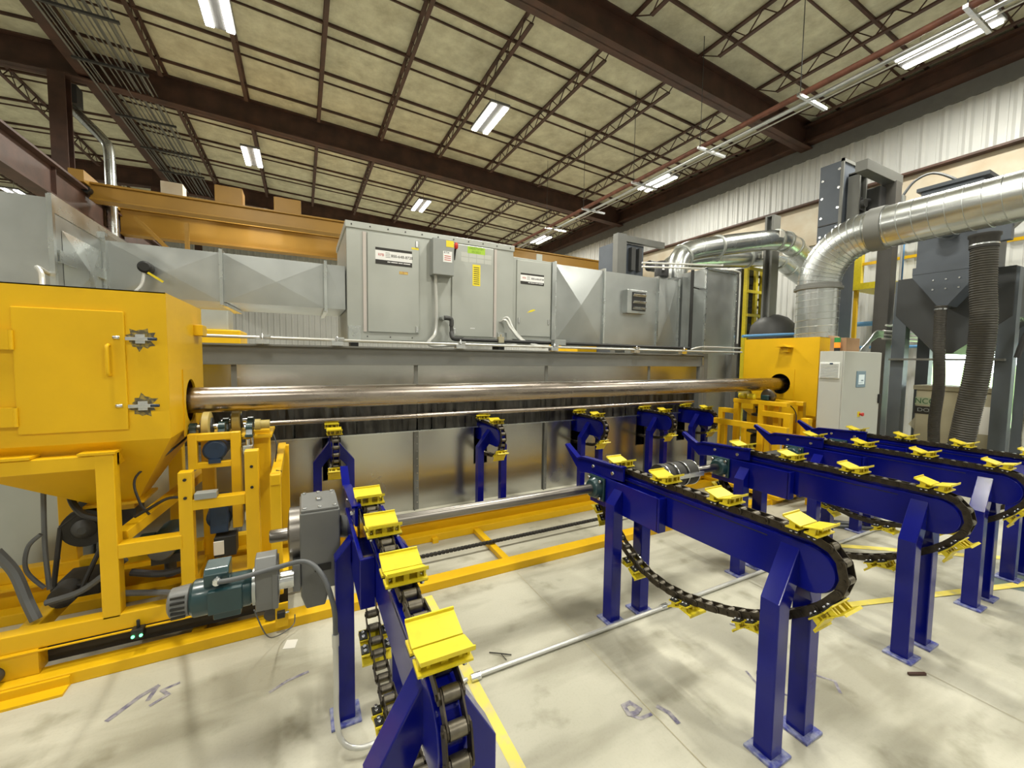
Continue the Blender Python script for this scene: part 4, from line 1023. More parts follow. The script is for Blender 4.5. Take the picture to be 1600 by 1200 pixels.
MB().box(6.10, 6.135, cy0-.02, cy0, 1.13, 1.24).build('door_handle', 'black', d2, .003)
t = thing('stack_light', (5.40, 2.42, cz), 'small green and orange stack light on top of the cabinet', 'light')
MB().cyl((5.40, 2.42, cz), (5.40, 2.42, cz+.04), .028, seg=14).build('base', 'black', t); MB().cyl((5.40, 2.42, cz+.04), (5.40, 2.42, cz+.10), .03, seg=14).build('orange_lens', 'led_orange', t); MB().cyl((5.40, 2.42, cz+.10), (5.40, 2.42, cz+.16), .03, seg=14).build('green_lens', 'led_green2', t) if 'led_green2' in MAT else MB().cyl((5.40, 2.42, cz+.10), (5.40, 2.42, cz+.155), .03, seg=14).build('green_lens', mat('led_green2', (.03, .25, .06), .4), t)
t = thing('cardboard_box', (5.6, 2.45, cz), 'brown cardboard box on top of the white cabinet', 'box')
MB().box(5.46, 5.76, 2.36, 2.52, cz, cz+.155).build('carton', 'cardboard', t, .002)
MB().add([(5.46, 2.52, cz+.155), (5.76, 2.52, cz+.155), (5.74, 2.57, cz+.19), (5.5, 2.57, cz+.19)], [(0,1,2,3)]).add([(5.46, 2.52, cz+.153), (5.76, 2.52, cz+.153), (5.74, 2.57, cz+.188), (5.5, 2.57, cz+.188)], [(3,2,1,0)]).build('flap', 'cardboard', t)

# ================================================================== ROOF UNIT AND DUCTS ON THE OVEN
t = thing('heating_unit', (1.4, 5.2, 1.8), 'large pale grey heating unit with two tall access doors on top of the oven', 'air unit')
hx0, hx1, hy, hz0, hz1 = .43, 2.38, 4.6, 1.79, 3.0
MB().box(hx0, hx1, hy+.004, 5.8, hz0, hz1).build('housing', 'hvac', t, .004)
MB().box(hx0-.01, hx1+.01, hy-.008, 5.82, hz1-.055, hz1+.012).build('top_trim', 'hvac', t, .003)
r = MB()
for k in range(11): r.cyl((hx0+.05+k*.185, hy-.008, hz1-.022), (hx0+.05+k*.185, hy-.013, hz1-.022), .008, seg=8)
for k in range(8): r.cyl((hx0+.2+k*.24, hy+.004, hz0+.035), (hx0+.2+k*.24, hy-.002, hz0+.035), .007, seg=8)
tag(r.build('screws', 'dark_grey', t), None, None, None, 'stuff')
def door(par, x0, x1, z0, z1, y, hinge_left=True, strip=True):
    d = MB().box(x0, x1, y-.014, y+.004, z0, z1).build('access_door', 'hvac', par, .004)
    if strip:
        xs = x0-.045 if hinge_left else x1+.012
        h = MB().box(xs, xs+.033, y-.010, y+.004, z0, z1).build('hinge_strip', 'pinkish', par)
    return d
mat('pinkish', (.52, .47, .44), .4, .2)
d = door(t, .635, 1.185, 1.875, 2.92, hy)
d3 = door(t, 1.57, 2.10, 1.865, 2.935, hy, False)
for dd, xx in ((d, 1.145), (d3, 1.59)):
    for z in (1.92, 2.86) if dd is d else (1.92,): MB().box(xx, xx+.028, hy-.024, hy-.014, z-.035, z+.035).build('latch', 'zinc', dd, .003)
def sticker(par, x0, x1, z0, z1, y):
    p = MB().box(x0, x1, y-.0015, y, z0, z1).build('warning_label', 'sticker_white', par)
    H = z1-z0
    MB().box(x0, x1, y-.0022, y-.0015, z1-.16*H, z1).box(x0, x1, y-.0022, y-.0015, z0, z0+.27*H).build('label_bands', 'sticker_black', p)
    text('lettering', '800-648-8728', H*.24, 'sticker_black', p, (x0+.72*(x1-x0), y-.002, z0+.56*H), (PI/2, 0, 0), sx=1.0)
    text('lettering', 'RFB', H*.22, 'sticker_red', p, (x0+.15*(x1-x0), y-.002, z0+.56*H), (PI/2, 0, 0))
    m = MB()
    for i in range(4): m.box(x0+.27*(x1-x0), x0+(.40-.015*(i % 2))*(x1-x0), y-.0022, y-.0015, z0+(.44+.09*i)*H, z0+(.475+.09*i)*H)
    m.build('small_print', 'hvac_box', p)
    m = MB()
    for a_, b_ in ((.32, .40), (.42, .6), (.62, .74), (.76, .95)): m.box(x0+a_*(x1-x0), x0+b_*(x1-x0), y-.0028, y-.0022, z0+.15*H, z0+.2*H)
    m.build('small_print', 'sticker_white', p)
sticker(d, .715, 1.105, 2.60, 2.775, hy-.014)
MB().box(.965, 1.06, hy-.0155, hy-.014, 2.515, 2.545).build('small_label', 'orange_lab', d) if 'orange_lab' in MAT else MB().box(.965, 1.06, hy-.0155, hy-.014, 2.515, 2.545).build('small_label', mat('orange_lab', (.45, .20, .06), .6, 0, col2=(.6, .45, .12), scale=60), d)
MB().box(1.10, 1.18, hy-.0155, hy-.014, 2.80, 2.82).build('small_label', 'sticker_yellow', d)
MB().box(1.825, 1.925, hy-.0155, hy-.014, 2.47, 2.72).build('warning_label', 'sticker_yellow', d3)
m = MB()
for k in range(9): m.box(1.84, 1.91, hy-.0162, hy-.0155, 2.49+k*.024, 2.498+k*.024)
m.build('label_print', 'sticker_black', d3)
m = MB()
for i in range(4):
    for j in range(2): m.box(1.68+i*.10, 1.77+i*.10, hy-.0148, hy-.014, 2.74+j*.06, 2.79+j*.06)
m.build('faded_papers', 'panel_white', d3)
n_ = MB().box(1.76, 1.985, hy-.0152, hy-.014, 2.845, 2.925).build('marker_patch', 'green_note', d3)
text('lettering', '345575MM', .040, 'green_ink', n_, (1.872, hy-.0156, 2.905), (PI/2, 0, 0)) if 'green_ink' in MAT else text('lettering', '345575MM', .040, mat('green_ink', (.16, .30, .02), .6).name, n_, (1.872, hy-.0156, 2.905), (PI/2, 0, 0))
text('lettering', '05/2021', .036, 'green_ink', n_, (1.872, hy-.0156, 2.865), (PI/2, 0, 0))
MB().box(1.80, 1.86, hy-.0152, hy-.014, 1.96, 1.968).build('small_label', 'sticker_white', d3)
# disconnect switch
e = thing('disconnect_box', (1.45, hy-.1, 2.5), 'grey electrical disconnect box with a red handle between the two unit doors', 'switch box')
eb = MB().box(1.31, 1.555, hy-.13, hy+.003, 2.535, 2.935).build('enclosure', 'hvac_box', e, .005)
MB().box(1.46, 1.55, hy-.132, hy-.13, 2.85, 2.92).build('yellow_label', 'sticker_yellow', eb); MB().box(1.425, 1.53, hy-.132, hy-.13, 2.68, 2.80).build('white_label', 'sticker_white', eb)
text('lettering', 'E.T.N', .026, 'motor_blue', eb, (1.465, hy-.133, 2.785), (PI/2, 0, 0))
m = MB(); [m.box(1.44, 1.515, hy-.133, hy-.132, 2.70+k*.022, 2.708+k*.022) for k in range(3)]; m.build('label_print', 'sticker_red', eb)
hh = MB().bar((1.563, hy-.10, 2.72), (1.575, hy-.12, 2.86), .012, .02).build('lever', 'black', e); MB().lathe((1.578, hy-.13, 2.84), (0,0,1), [(0, .012), (.015, .022), (.055, .022), (.07, .012)], 12).build('red_grip', 'red', hh)
cable('unit_conduit', [(1.36, hy-.05, 2.535), (1.37, hy-.05, 2.2), (1.37, hy-.05, 1.98), (1.34, hy-.08, 1.86), (1.25, 4.45, 1.77), (1.30, 4.35, 1.735), (1.5, 4.22, 1.75)], 0.019, 'pipe_white', 'pale flexible conduit dropping from the disconnect box to the beam', 'conduit')
for q, dz in ((0, 0), (.03, .03)): cable('unit_conduit', [(2.20+q, hy-.01, 2.06+dz), (2.25+q, hy-.06, 2.08+dz), (2.30+q, hy-.1, 1.98), (2.42+q, 4.4, 1.82), (2.62+q, 4.24, 1.75)], 0.016, 'pipe_white', 'pale flexible conduit curving from the right end of the heating unit, %s of two' % ('lower' if not q else 'upper'), 'conduit')
for x in (.49, 2.22):
    MB().box(x-.05, x+.07, hy-.012, hy+.004, 1.755, 1.93).cyl((x+.01, hy-.012, 1.885), (x+.01, hy-.018, 1.885), .03, seg=16).build('lifting_plate', 'galv_bright', t)
    MB().box(x-.03, x+.05, hy+.01, hy+.2, 1.70, 1.79).build('rubber_mount', 'black', t)
t = thing('fan_section', (2.7, 5.2, 1.85), 'smaller pale grey unit section with one door, right of the large heating unit', 'air unit')
MB().box(2.39, 3.02, 4.63, 5.7, 1.86, 2.89).build('housing', 'hvac', t, .004)
d = MB().box(2.44, 2.95, 4.614, 4.63, 1.90, 2.86).build('access_door', 'hvac', t, .004)
sticker(d, 2.49, 2.84, 2.56, 2.70, 4.614)
for x in (2.46, 2.905): MB().box(x, x+.025, 4.604, 4.614, 2.06, 2.13).build('latch', 'zinc', d, .003)
MB().prism([(2.59, 2.20), (2.66, 2.215), (2.72, 2.24), (2.69, 2.25), (2.64, 2.235)], 'y', 4.6125, 4.614).build('yellow_mark', 'sticker_yellow', d)
MB().box(2.965, 3.02, 4.605, 4.63, 1.86, 2.89).build('corner_strip', 'galv', t)
MB().box(2.78, 2.86, 4.7, 4.72, 2.89, 2.99).build('lifting_eye', 'hvac', t)
MB().prism([(2.36, 1.86), (3.04, 1.86), (3.04, 1.84), (2.9, 1.84)], 'y', 4.6, 5.6).build('base_rail', 'hvac_box', t)

def duct_panel(mb, x0, x1, z0, z1, y, d=.02):
    c = ((x0+x1)/2, y-d, (z0+z1)/2); P = [(x0, y, z0), (x1, y, z0), (x1, y, z1), (x0, y, z1), c]
    mb.add(P, [(0,1,4), (1,2,4), (2,3,4), (3,0,4)])
t = thing('supply_duct', (4.2, 5.2, 1.85), 'rectangular galvanized duct with creased panels running right from the fan section', 'duct')
for i, (a, b_, d) in enumerate(((3.04, 3.86, .045), (3.88, 4.92, -.004), (4.94, 5.38, .04))):
    m = MB(); m.box(a, b_, 4.655, 5.65, 1.84, 2.88); duct_panel(m, a, b_, 1.84, 2.88, 4.655, d); m.build('duct_section', 'galv', t)
for x in (3.03, 3.87, 4.93, 5.39): MB().box(x-.014, x+.014, 4.625, 5.68, 1.81, 2.91).build('duct_flange', 'galv_bright', t)
MB().box(5.40, 5.68, 4.70, 5.65, 1.84, 2.86).box(5.5, 5.52, 4.66, 4.7, 1.84, 2.86).build('duct_collar', 'galv', t)
v = MB().box(4.24, 4.62, 4.56, 4.66, 2.30, 2.64).build('damper_frame', 'galv', t, .003)
MB().box(4.33, 4.595, 4.552, 4.56, 2.34, 2.61).build('damper_throat', 'black', v)
for z in (2.37, 2.46, 2.56): MB().bar((4.34, 4.545, z), (4.59, 4.545, z), .05, .006, (0, .8, .6)).build('louvre', 'galv_bright', v)
MB().box(5.20, 5.66, 4.50, 4.6, 1.80, 2.92).build('support_column', 'galv', t) if False else None

t = thing('end_chamber', (6.0, 4.8, 0), 'tall galvanized end chamber of the oven rising behind the right booth', 'oven end')
MB().box(5.56, 6.30, 4.30, 5.9, 0, 3.03).build('housing', 'galv', t)
MB().box(5.56, 5.58, 4.27, 4.30, 1.72, 3.04).box(6.28, 6.31, 4.27, 4.30, 1.72, 3.04).box(5.56, 6.31, 4.27, 4.30, 3.02, 3.05).build('edge_flange', 'galv_bright', t)
MB().box(5.47, 5.575, 4.20, 4.30, 0, 1.72).build('post', 'steel_grey', t)
MB().box(6.16, 6.27, 4.20, 4.30, 0, 1.72).build('post', 'steel_grey', t)
MB().box(5.45, 5.56, 4.62, 5.9, 1.7, 2.95).build('side_panel', 'galv', t)
r = MB()
for k in range(16): r.cyl((5.57, 4.27, 1.78+k*.08), (5.57, 4.262, 1.78+k*.08), .006, seg=6); r.cyl((6.295, 4.27, 1.78+k*.08), (6.295, 4.262, 1.78+k*.08), .006, seg=6)
tag(r.build('rivets', 'zinc', t), None, None, None, 'stuff')
for z, x1 in ((3.06, 6.3), (3.12, 5.9)): cable('top_conduit', [(4.6, 4.66, z-.04), (5.4, 4.5, z), (5.9, 4.3, z), (x1, 4.26, z)]+([(x1+.05, 4.26, z-.08), (x1+.06, 4.26, z-.3), (x1+.06, 4.26, 1.9)] if x1 > 6 else []), .014, 'pipe_white', 'pale conduit %s over the top of the tall end chamber' % ('looping' if x1 > 6 else 'with a shorter bend'), 'conduit')
t = thing('damper_motor', (5.28, 4.9, 2.92), 'small black round actuator on top of the duct', 'motor')
MB().lathe((5.22, 4.85, 2.95), (0,0,1), [(0, .09), (.02, .11), (.22, .11), (.26, .08)], 22).build('motor', 'black', t)
MB().box(5.13, 5.31, 4.8, 4.98, 2.90, 2.95).build('base', 'galv', t)
MB().box(5.12, 5.16, 4.735, 4.745, 3.05, 3.13).build('label', 'sticker_white', t)
# pipes in front of the top beam
t = thing('beam_conduit', (2, 4.17, 1.76), 'long pale conduit clamped along the top beam of the oven', 'conduit')
MB().tube(smooth_path([(-.9, 4.17, 1.765), (1, 4.17, 1.755), (3, 4.17, 1.752), (5.0, 4.17, 1.752), (6.35, 4.17, 1.76)], 6), .014, 10).build('conduit', 'pipe_white', t)
MB().tube(smooth_path([(5.15, 4.17, 1.78), (5.3, 4.17, 1.81), (5.5, 4.19, 1.825), (6.35, 4.19, 1.825)], 6), .012, 10).build('upper_conduit', 'pipe_white', t)
for x in (-.3, .30, 1.52, 2.72, 4.05, 4.98): MB().box(x-.05, x+.05, 4.14, 4.21, 1.708, 1.745).cyl((x, 4.15, 1.70), (x, 4.15, 1.80), .008, seg=8).box(x-.02, x+.06, 4.145, 4.20, 1.765, 1.785).build('clamp', 'zinc', t)
t = thing('gas_pipe', (3.2, 4.3, 1.8), 'black gas pipe along the oven top with a vertical leg at its right end', 'pipe')
MB().tube([(1.45, hy, 2.06), (1.45, 4.50, 2.06)], .028, 12).build('nipple', 'hvac_box', t)
MB().tube(smooth_path([(1.45, 4.50, 2.06), (1.53, 4.5, 2.05), (1.535, 4.5, 1.97)], 4), .026, 12).cyl((1.535, 4.5, 1.98), (1.535, 4.5, 1.88), .019, seg=12).tube(smooth_path([(1.535, 4.5, 1.9), (1.54, 4.45, 1.83), (1.62, 4.35, 1.815)], 4), .026, 12).build('elbow', 'dark_grey', t)
MB().cyl((1.60, 4.35, 1.812), (5.28, 4.30, 1.80), .020, seg=14).build('run', 'black', t)
MB().cyl((5.28, 4.30, 1.80), (5.28, 4.30, 2.98), .024, seg=14).build('riser', 'black', t)
MB().cyl((5.28, 4.28, 2.72), (5.55, 4.4, 2.74), .012, seg=8).build('stay', 'black', t)
MB().box(2.05, 2.12, 4.31, 4.36, 1.79, 1.86).cyl((2.085, 4.33, 1.86), (2.085, 4.33, 1.89), .012, seg=10).build('valve', 'tan', t, .003)
MB().box(2.78, 2.95, 4.24, 4.33, 1.78, 1.85).build('junction', 'hvac_box', t, .004)

# left duct and plenum
t = thing('return_duct', (-.5, 5, 2.12), 'rectangular galvanized duct running left from the heating unit over the left booth', 'duct')
for a, b_ in ((-1.44, -.66), (-.64, .22), (.24, .42)):
    m = MB(); m.box(a, b_, 4.65, 5.5, 2.10, 2.55); duct_panel(m, a, b_, 2.10, 2.55, 4.65, .014 if b_ < .3 else .004); m.build('duct_section', 'galv', t)
for x in (-.65, .23): MB().box(x-.014, x+.014, 4.62, 5.53, 2.07, 2.58).build('duct_flange', 'galv_bright', t)
MB().box(-1.46, -1.43, 4.60, 5.5, 2.04, 2.60).build('duct_flange', 'galv_bright', t)
MB().bar((-1.9, 4.62, 2.62), (-1.43, 4.62, 2.58), .05, .05).build('bracket', 'galv', t)
MB().bar((-.64, 4.7, 2.08), (-.60, 5.45, 2.08), .04, .03).bar((.23, 4.7, 2.08), (.23, 5.45, 2.08), .04, .03).build('hanger_rail', 'zinc', t)
t = thing('plenum_box', (-2, 4.5, 0), 'big plain galvanized box at the far left behind the left booth', 'duct')
MB().box(-2.7, -1.46, 3.87, 5.5, 0, 2.63).build('housing', 'galv', t)
MB().box(-1.475, -1.455, 3.86, 5.52, 2.54, 2.66).build('edge_angle', 'galv_bright', t); MB().box(-1.46, -1.44, 3.9, 5.5, 2.22, 2.30).build('edge_angle', 'galv_bright', t); MB().box(-1.478, -1.450, 3.845, 3.88, 0, 2.65).build('edge_angle', 'galv_bright', t)
m = MB(); m.add([(-1.458, 3.98, 1.95), (-1.458, 4.58, 1.95), (-1.458, 4.58, 2.45), (-1.458, 3.98, 2.45), (-1.42, 4.3, 2.2)], [(0,1,4), (1,2,4), (2,3,4), (3,0,4)]); m.build('creased_panel', 'galv_bright', t)
t = thing('duct_probe', (-1.15, 4.55, 2.33), 'black round probe head with a yellow tag sticking out of the left duct', 'sensor')
MB().lathe((-1.16, 4.64, 2.335), (0,-1,0), [(0, .03), (.05, .03), (.06, .05), (.14, .05), (.15, .035)], 18).build('head', 'black', t)
MB().bar((-1.14, 4.5, 2.29), (-1.04, 4.5, 2.22), .004, .018).build('yellow_tag', 'saddle_yellow', t)
MB().tube(smooth_path([(-1.17, 4.52, 2.29), (-1.19, 4.5, 2.17), (-1.28, 4.45, 2.07), (-1.42, 4.4, 2.05), (-1.50, 4.1, 2.10), (-1.47, 3.7, 2.14), (-1.40, 3.55, 2.08), (-1.38, 3.5, 1.94)], 7), .013, 8).build('cable', 'pipe_white', t)

# far things behind the oven, seen under the left duct
t = thing('exhaust_pipe', (-3.88, 13, 0), 'shiny round exhaust pipe with a bend, rising behind the left end of the crane', 'duct')
MB().tube(smooth_path([(-3.85, 12.85, 4.2), (-3.85, 12.85, 5.6), (-3.86, 12.85, 6.28), (-3.95, 12.85, 6.5), (-4.2, 12.85, 6.78), (-4.5, 12.85, 7.1)], 5), .10, 20).build('pipe', 'galv_bright', t)
MB().box(-4.75, -4.3, 12.7, 13.0, 7.1, 7.5).build('roof_collar', 'dark_grey', t)
t = thing('far_machine', (-1.7, 9, 0), 'yellow machine with a grey top far behind the oven, left of the hoist hook', 'machine')
MB().box(-2.0, -.95, 8.6, 9.6, 0, 2.05).build('body', 'yellow', t, .02); MB().box(-1.7, -1.15, 8.8, 9.4, 2.05, 2.45).build('top_box', 'hvac', t, .02); MB().cyl((-1.55, 9.0, 2.4), (-1.55, 9.0, 3.3), .14, seg=20).build('stack', 'galv_bright', t)
t = thing('far_machine', (4, 9, 0), 'yellow machine with a green status light glimpsed under the right duct', 'machine')
MB().box(5.6, 7.0, 7.6, 8.8, 0, 2.35).build('body', 'yellow', t, .02); MB().box(7.1, 7.8, 7.6, 8.2, 0, 2.3).build('side_cabinet', 'panel_white', t, .02)
MB().box(7.15, 7.25, 7.55, 7.6, 1.93, 2.0).build('green_light', 'led_green', t); MB().box(7.2, 7.27, 7.55, 7.6, 2.2, 2.24).build('green_light', 'led_green', t)

# ================================================================== RIGHT SIDE
t = thing('exhaust_duct', (6.27, 3.06, 1.93), 'large round spiral duct rising from the right booth and bending toward the camera', 'duct')
dx, dy, dr = 6.24, 3.06, .24
def rings(mb, pts, r, n=28):
    pts = [Vector(p) for p in pts]
    for a, b_ in zip(pts[:-1], pts[1:]):
        d = (b_-a).normalized(); mb.lathe(a-d*.006, d, [(0, r), (.002, r+.006), (.010, r+.006), (.012, r)], n)
P = [(dx, dy, 1.90), (dx, dy, 2.63)]
MB().tube(P, dr, 40).build('riser', 'round_duct', t)
el = [(dx, 2.46+.6*math.cos(a), 2.63+.6*math.sin(a)) for a in [PI/2*k/14 for k in range(15)]]
MB().tube(el, dr, 40).build('elbow', 'round_duct', t)
MB().tube([(dx, 2.47, 3.23), (dx, .2, 3.26)], dr, 40).build('run', 'round_duct', t)
def spir(pts, n, r):
    m = MB(); out = []
    pts = [Vector(p) for p in pts]
    for i in range(n):
        a = pts[0].lerp(pts[-1], i/n); 
        th = 2*PI*0
        out.append(a)
    return out
m = MB()
N = 7
Q = []
for k in range(N*24+1):
    z = 1.95+.62*k/(N*24); a = 2*PI*k/24; Q.append((dx+(dr+.002)*math.cos(a), dy+(dr+.002)*math.sin(a), z))
m.tube(Q, .0035, 5)
Q = []
N = 16
for k in range(N*24+1):
    y = 2.40-2.1*k/(N*24); a = 2*PI*k/24; Q.append((dx+(dr+.002)*math.cos(a), y, 3.23+(2.47-y)*.013+(dr+.002)*math.sin(a)))
m.tube(Q, .0032, 5)
m.build('spiral_seam', 'galv', t)
m = MB(); rings(m, el, dr, 36); m.build('elbow_ribs', 'galv', t)
MB().lathe((dx, dy, 2.58), (0,0,1), [(0, dr), (.004, dr+.035), (.035, dr+.035), (.04, dr+.012), (.075, dr+.012), (.08, dr)], 40).build('collar', 'steel_grey', t)
MB().lathe((dx, 2.50, 3.23), (0,-1,0), [(0, dr), (.002, dr+.016), (.15, dr+.016), (.152, dr)], 40).build('collar_band', 'steel_grey', t)

t = thing('branch_duct', (7, 5, 3.4), 'upper of two shiny round ducts arching over the tall end chamber', 'duct')
U = smooth_path([(5.68, 4.95, 3.0), (5.68, 4.95, 3.14), (5.76, 4.94, 3.36), (6.0, 4.9, 3.50), (6.8, 4.75, 3.68), (7.7, 4.62, 3.85), (8.1, 4.58, 3.87), (8.5, 4.6, 3.79), (9.3, 4.7, 3.6)], 6)
MB().tube(U, .175, 28).build('tube', 'round_duct', t)
for k in (14, 22, 32, 36, 41): d_ = (U[k+1]-U[k]).normalized(); MB().lathe(U[k]-d_*.02, d_, [(0, .175), (.003, .194), (.037, .194), (.04, .175)], 28).build('joint_band', 'hvac', t)
MB().box(7.7, 7.83, 4.43, 4.45, 3.86, 3.98).build('paper_label', 'paper', t)
t = thing('branch_duct', (7, 4.7, 3.1), 'lower of two shiny round ducts arching over the tall end chamber', 'duct')
U = smooth_path([(6.05, 5.55, 2.95), (6.1, 5.5, 3.30), (6.4, 5.42, 3.48), (7.2, 5.36, 3.60), (8.1, 5.33, 3.72), (8.9, 5.30, 3.82), (9.35, 5.3, 3.78), (9.9, 5.3, 3.60), (10.6, 5.3, 3.4)], 6)
MB().tube(U, .18, 28).build('tube', 'round_duct', t)
for k in (12, 24, 34, 39): d_ = (U[k+1]-U[k]).normalized(); MB().lathe(U[k]-d_*.02, d_, [(0, .18), (.003, .20), (.037, .20), (.04, .18)], 28).build('joint_band', 'hvac', t)
MB().box(8.3, 8.45, 5.10, 5.12, 3.70, 3.84).build('paper_label', 'paper', t)

# bucket elevator with drive
t = thing('bucket_elevator', (8.4, 3.85, 0), 'tall slate-grey bucket elevator column with a drive at its top', 'elevator')
MB().box(8.06, 8.62, 3.68, 4.02, 0, 4.98).build('casing', 'slate', t, .004)
MB().box(8.03, 8.06, 3.66, 3.70, 0, 5.0).box(8.03, 8.65, 3.66, 3.70, 4.95, 5.0).build('corner_angle', 'steel_grey', t)
b_ = MB()
for z in (4.85, 4.55, 4.22, 3.9): b_.cyl((8.06, 3.73, z), (8.05, 3.73, z), .022, seg=8).cyl((8.06, 3.97, z-.12), (8.05, 3.97, z-.12), .022, seg=8)
b_.build('bolts', 'zinc', t)
MB().box(8.045, 8.06, 3.69, 4.01, 3.96, 3.975).build('seam', 'dark_grey', t)
MB().box(8.20, 8.24, 3.50, 3.66, 3.7, 4.75).box(8.42, 8.46, 3.50, 3.66, 3.7, 4.75).box(8.2, 8.46, 3.5, 3.66, 4.72, 4.77).box(8.2, 8.46, 3.5, 3.66, 3.68, 3.73).build('take_up_frame', 'steel_grey', t)
MB().cyl((8.33, 3.45, 4.25), (8.33, 3.70, 4.25), .07, seg=16).cyl((8.33, 3.55, 3.8), (8.33, 3.55, 4.6), .02, seg=8).box(8.26, 8.40, 3.50, 3.60, 4.15, 4.35).build('bearing', 'dark_grey', t)
MB().box(8.55, 8.83, 3.35, 3.62, 4.18, 4.55).build('gearbox', 'dark_grey', t, .02); MB().lathe((8.83, 3.5, 4.32), (1,0,0), [(0, .10), (.02, .14), (.22, .14), (.24, .1)], 20).build('motor', 'black', t)
MB().cyl((8.3, 3.5, 4.3), (8.6, 3.5, 4.35), .035, seg=12).build('shaft', 'dark_grey', t)
t = thing('support_frame', (8.8, 3.35, 0), 'tall dark grey steel post with a top arm beside the bucket elevator', 'frame')
MB().box(8.74, 8.95, 3.22, 3.42, 0, 4.62).build('post', 'dark_grey2', t, .004) if 'dark_grey2' in MAT else MB().box(8.74, 8.95, 3.22, 3.42, 0, 4.62).build('post', mat('dark_grey2', (.105, .10, .092), .5, 0, var=.15, scale=4), t, .004)
MB().box(7.80, 9.02, 3.24, 3.40, 4.60, 4.76).build('top_arm', 'steel_grey', t, .004)
MB().box(8.95, 9.06, 3.20, 3.30, 4.05, 4.42).build('switch_box', 'hvac_box', t, .004)
MB().tube(smooth_path([(9.0, 3.22, 4.42), (9.05, 3.1, 4.62), (9.1, 2.9, 4.68), (9.1, 2.65, 4.5), (9.1, 2.4, 4.2)], 6), .02, 8).build('cable', 'grey_cable', t)
t = thing('steel_post', (8.45, 4.95, 0), 'dark grey steel post passing between the two round branch ducts', 'post')
MB().box(8.27, 8.5, 5.03, 5.07, 0, 4.48).box(8.27, 8.5, 4.90, 4.94, 0, 4.48).box(8.365, 8.405, 4.93, 5.04, 0, 4.48).build('post', 'steel_grey', t)
MB().box(8.27, 8.50, 4.9, 5.07, 4.48, 4.50).build('cap', 'steel_grey', t)
t = thing('bucket_elevator', (6.5, 7.1, 0), 'far grey elevator head with a bracket and motor above the duct', 'elevator')
MB().box(6.15, 6.95, 7.0, 7.6, 0, 4.2).build('casing', 'slate', t, .01); MB().box(6.05, 6.3, 6.85, 7.0, 0, 4.33).box(6.1, 7.5, 6.9, 7.0, 4.2, 4.33).build('frame', 'steel_grey', t)
MB().lathe((7.0, 6.9, 3.75), (1,0,0), [(0, .08), (.02, .12), (.25, .12)], 16).box(6.5, 6.62, 6.9, 7.0, 3.6, 4.1).box(6.72, 6.8, 6.9, 7.0, 3.6, 4.1).build('motor', 'dark_grey', t)
t = thing('caged_ladder', (8.7, 5.5, 0), 'yellow caged ladder standing behind the tall end chamber', 'ladder')
for x in (8.42, 8.96): MB().box(x-.03, x+.03, 5.46, 5.54, 0, 3.6).build('stile', 'saddle_yellow', t)
MB().box(8.66, 8.74, 5.44, 5.5, 0, 3.6).build('cage_strap', 'saddle_yellow', t)
for z in (2.6, 3.1, 2.1, 3.58): MB().box(8.40, 8.98, 5.43, 5.46, z-.03, z+.03).build('cage_hoop', 'saddle_yellow', t)
for k in range(20): MB().box(8.45, 8.93, 5.52, 5.56, .3+k*.165, .35+k*.165).build('rung', 'dark_grey', t)
MB().box(8.40, 8.98, 5.6, 5.9, 0, 3.6).build('cable_tray', 'dark_grey', t)
t = thing('dust_drum', (8.6, 4.7, 0), 'dark rounded cyclone drum behind the round duct', 'drum')
MB().lathe((8.5, 4.95, .2), (0,0,1), [(0, .1), (1.2, .42), (1.95, .42), (2.15, .39), (2.3, .25), (2.36, .1)], 28).build('body', 'dark_grey', t); [MB().cyl((8.5+dx_, 4.95, 0), (8.5+dx_, 4.95, 1.6), .03, seg=8).build('leg', 'steel_grey', t) for dx_ in (-.42, .42)]
MB().cyl((8.05, 4.62, 2.0), (8.25, 4.75, 2.05), .06, seg=14).build('outlet', 'dark_grey', t)
cable('air_line', [(6.4, 4.2, 2.02), (7.0, 4.15, 2.06), (7.65, 4.1, 2.1)], 0.024, 'light_blue', 'light blue air line beside the tall end chamber', 'pipe')

# platform
t = thing('access_platform', (9.9, 2.7, 0), 'yellow railed access platform behind the dust collector at right', 'platform')
MB().box(9.56, 10.7, 3.52, 4.12, 3.02, 3.14).build('deck', 'saddle_yellow', t)
for y in (4.05, 3.58, 2.86, 1.90, 1.07): MB().box(9.6, 9.66, y-.03, y+.03, 0 if y in (4.05, 1.9) else 2.8, 4.0).build('railing_post', 'yellow', t)
MB().box(9.6, 9.65, .96, 4.05, 3.95, 4.0).build('top_rail', 'yellow', t); MB().box(9.6, 9.65, .96, 4.05, 3.48, 3.53).build('mid_rail', 'yellow', t)
MB().box(9.57, 9.68, 3.97, 4.12, 3.1, 4.0).build('gate_post', 'saddle_yellow', t)
MB().box(9.56, 10.7, .96, 2.13, 2.79, 2.88).build('deck', 'tan', t)
for y, z, r in ((4.2, 4.1, .07), (4.5, 2.45, .05), (4.5, 1.95, .03)): tag(MB().cyl((10.72, .8, z), (10.72, y, z), r, seg=14).build('blue_pipe', 'light_blue'), 'light blue pipe along the right wall behind the platform, %s' % {4.1: 'highest', 2.45: 'middle', 1.95: 'lowest'}[z], 'pipe')
